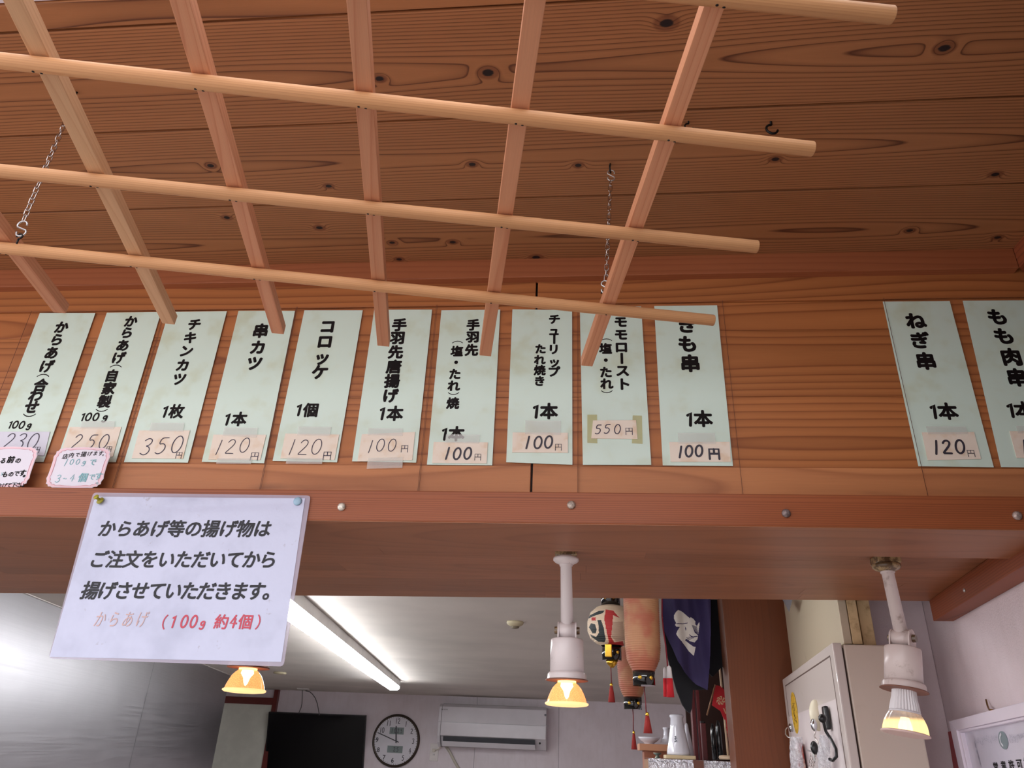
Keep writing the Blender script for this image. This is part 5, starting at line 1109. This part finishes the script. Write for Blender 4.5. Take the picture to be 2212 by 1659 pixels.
turned('dark_bottle', 'slim black bottle on the shrine shelf, taller and right of two', Yq+.03, [(1556, 1550, 1554), (1563, 1548, 1556), (1570, 1547, 1558), (1600, 1547, 1559), (1641, 1547, 1560)], M_bg, 'bottle')
Yf = YS+.08; M_stick = plain('pale_stick', (218, 190, 160), .5)
t = thing('flag_stand', 'small wooden stand and stick holding a red pennant', 'flag stand', onY(1572, 1642, Yf))
o, P, pr = lathe_px('base', Yf, [(1631.5, 1560, 1584), (1633, 1554, 1590), (1637, 1552.5, 1592), (1641, 1554, 1590)], M_stick, t, 30)
MB().cyl(onY(1573, 1633, Yf), onY(1552, 1415, Yf), .0042, .0036).build('stick', M_stick, t)
MB().cyl(onY(1545, 1479, Yf-.02), onY(1527, 1545, Yf-.02), .0026).build('cross_stick', plain('brown_stick', (150, 110, 80), .6), t)
M_flag = plain('flag_red', (196, 34, 44), .7); M_fg = plain('flag_gold', (214, 180, 140), .7)
fl_ = [(1546, 1480), (1560, 1481), (1570, 1500), (1580, 1530), (1586, 1556), (1594, 1590), (1600, 1640), (1590, 1635), (1575, 1610), (1571, 1580), (1566, 1556), (1556, 1536), (1537, 1524), (1541, 1500)]
fl2 = [FP for FP in fl_]
crest = [[(1548+math.cos(a)*0, 0)] for a in (0,)]
def cell(x, y):
    dx, dy = x-1557, y-1513; rr = math.hypot(dx, dy*1.0); an = math.atan2(dy, dx)
    return rr < 9.5 and (math.sin(an*7+rr*.7) > -.25) and rr > 1.5
marks = [[(1562, 1530), (1564, 1529), (1569, 1541), (1567, 1542)], [(1567, 1529), (1569, 1529), (1572, 1537), (1570, 1538)], [(1573, 1541), (1577, 1540), (1580, 1551), (1576, 1552)], [(1572, 1577), (1578, 1579), (1577, 1588), (1572, 1585)], [(1580, 1560), (1586, 1562), (1584, 1566), (1580, 1564)], [(1579, 1613), (1590, 1608), (1590, 1611), (1580, 1616)]]
vs = []; fs = []; idx = {}
for i in range(70):
    for j in range(165):
        x, y = 1534+i, 1478+j
        if inside((x+.5, y+.5), fl_):
            f4 = []
            for a, b in ((x, y), (x, y+1), (x+1, y+1), (x+1, y)):
                if (a, b) not in idx: q = onY(a, b, Yf-.012); idx[(a, b)] = len(vs); vs.append(Vector((q.x, Yf-.012+.010*math.sin(q.z*50), q.z)))
                f4.append(idx[(a, b)])
            fs.append(tuple(f4))
o_ = printed('pennant', vs, fs, [M_flag, M_fg], lambda c: 1 if (cell(*proj(c)) or any(inside(proj(c), q) for q in marks)) else 0, t); md = o_.modifiers.new('s', 'SOLIDIFY'); md.thickness = .001

# black curtain between banner and post, and an added fill lamp, unseen behind the soffit
tag(MB().slab([onY(x, y, 1.56) for x, y in ((1526, 1285), (1526, 1450), (1540, 1462), (1560, 1440), (1600, 1450), (1600, 1285))], (0, .008, 0)).build('black_curtain', M_bkc), 'narrow black curtain between the purple banner and the wooden post', 'curtain')
t = thing('ceiling_lamp', 'added fill lamp above the soffit, unseen, brightening the back room', 'lamp', (-.14, .87, H(HI)-.04))
MB().box((-.7, .82, H(HI)-.035), (.42, .92, H(HI)-.001)).build('fitting', plain('fill_lamp_fitting', (210, 208, 206), .5), t)
MB().box((-.68, .83, H(HI)-.075), (.40, .91, H(HI)-.036)).build('diffuser', emit('fill_lamp_glow', (.96, .98, 1.0), 7.), t, .006)

# short return wall facing the street behind the cartons
Ye = .775; xw_ = wallpt((Ye-WP.y)/wd_.y, 0).x; xe = onY(1872, 1340, Ye).x
w2 = MB().box((xe, Ye, K.z+.004), (xw_-.001, Ye+.05, H(HI)-.001)).build('wall_right.002', M_pink); tag(w2, kind='structure')
xk = KR.x+dd.x/dd.y*(Ye-KR.y)+.004
MB().box((xk, Ye, 0), (xw_-.001, Ye+.012, K.z+.004)).build('lower_part', M_pink, w2)

pw = box('added_shade_wall', (.30, -.86, 0.), (xr, -.80, zc+.10), M_dark, seed=2.2, wa=1.4, wd=.3); tag(pw, kind='structure')  # added unseen panel, blocks light to darken the ceiling and wall at right
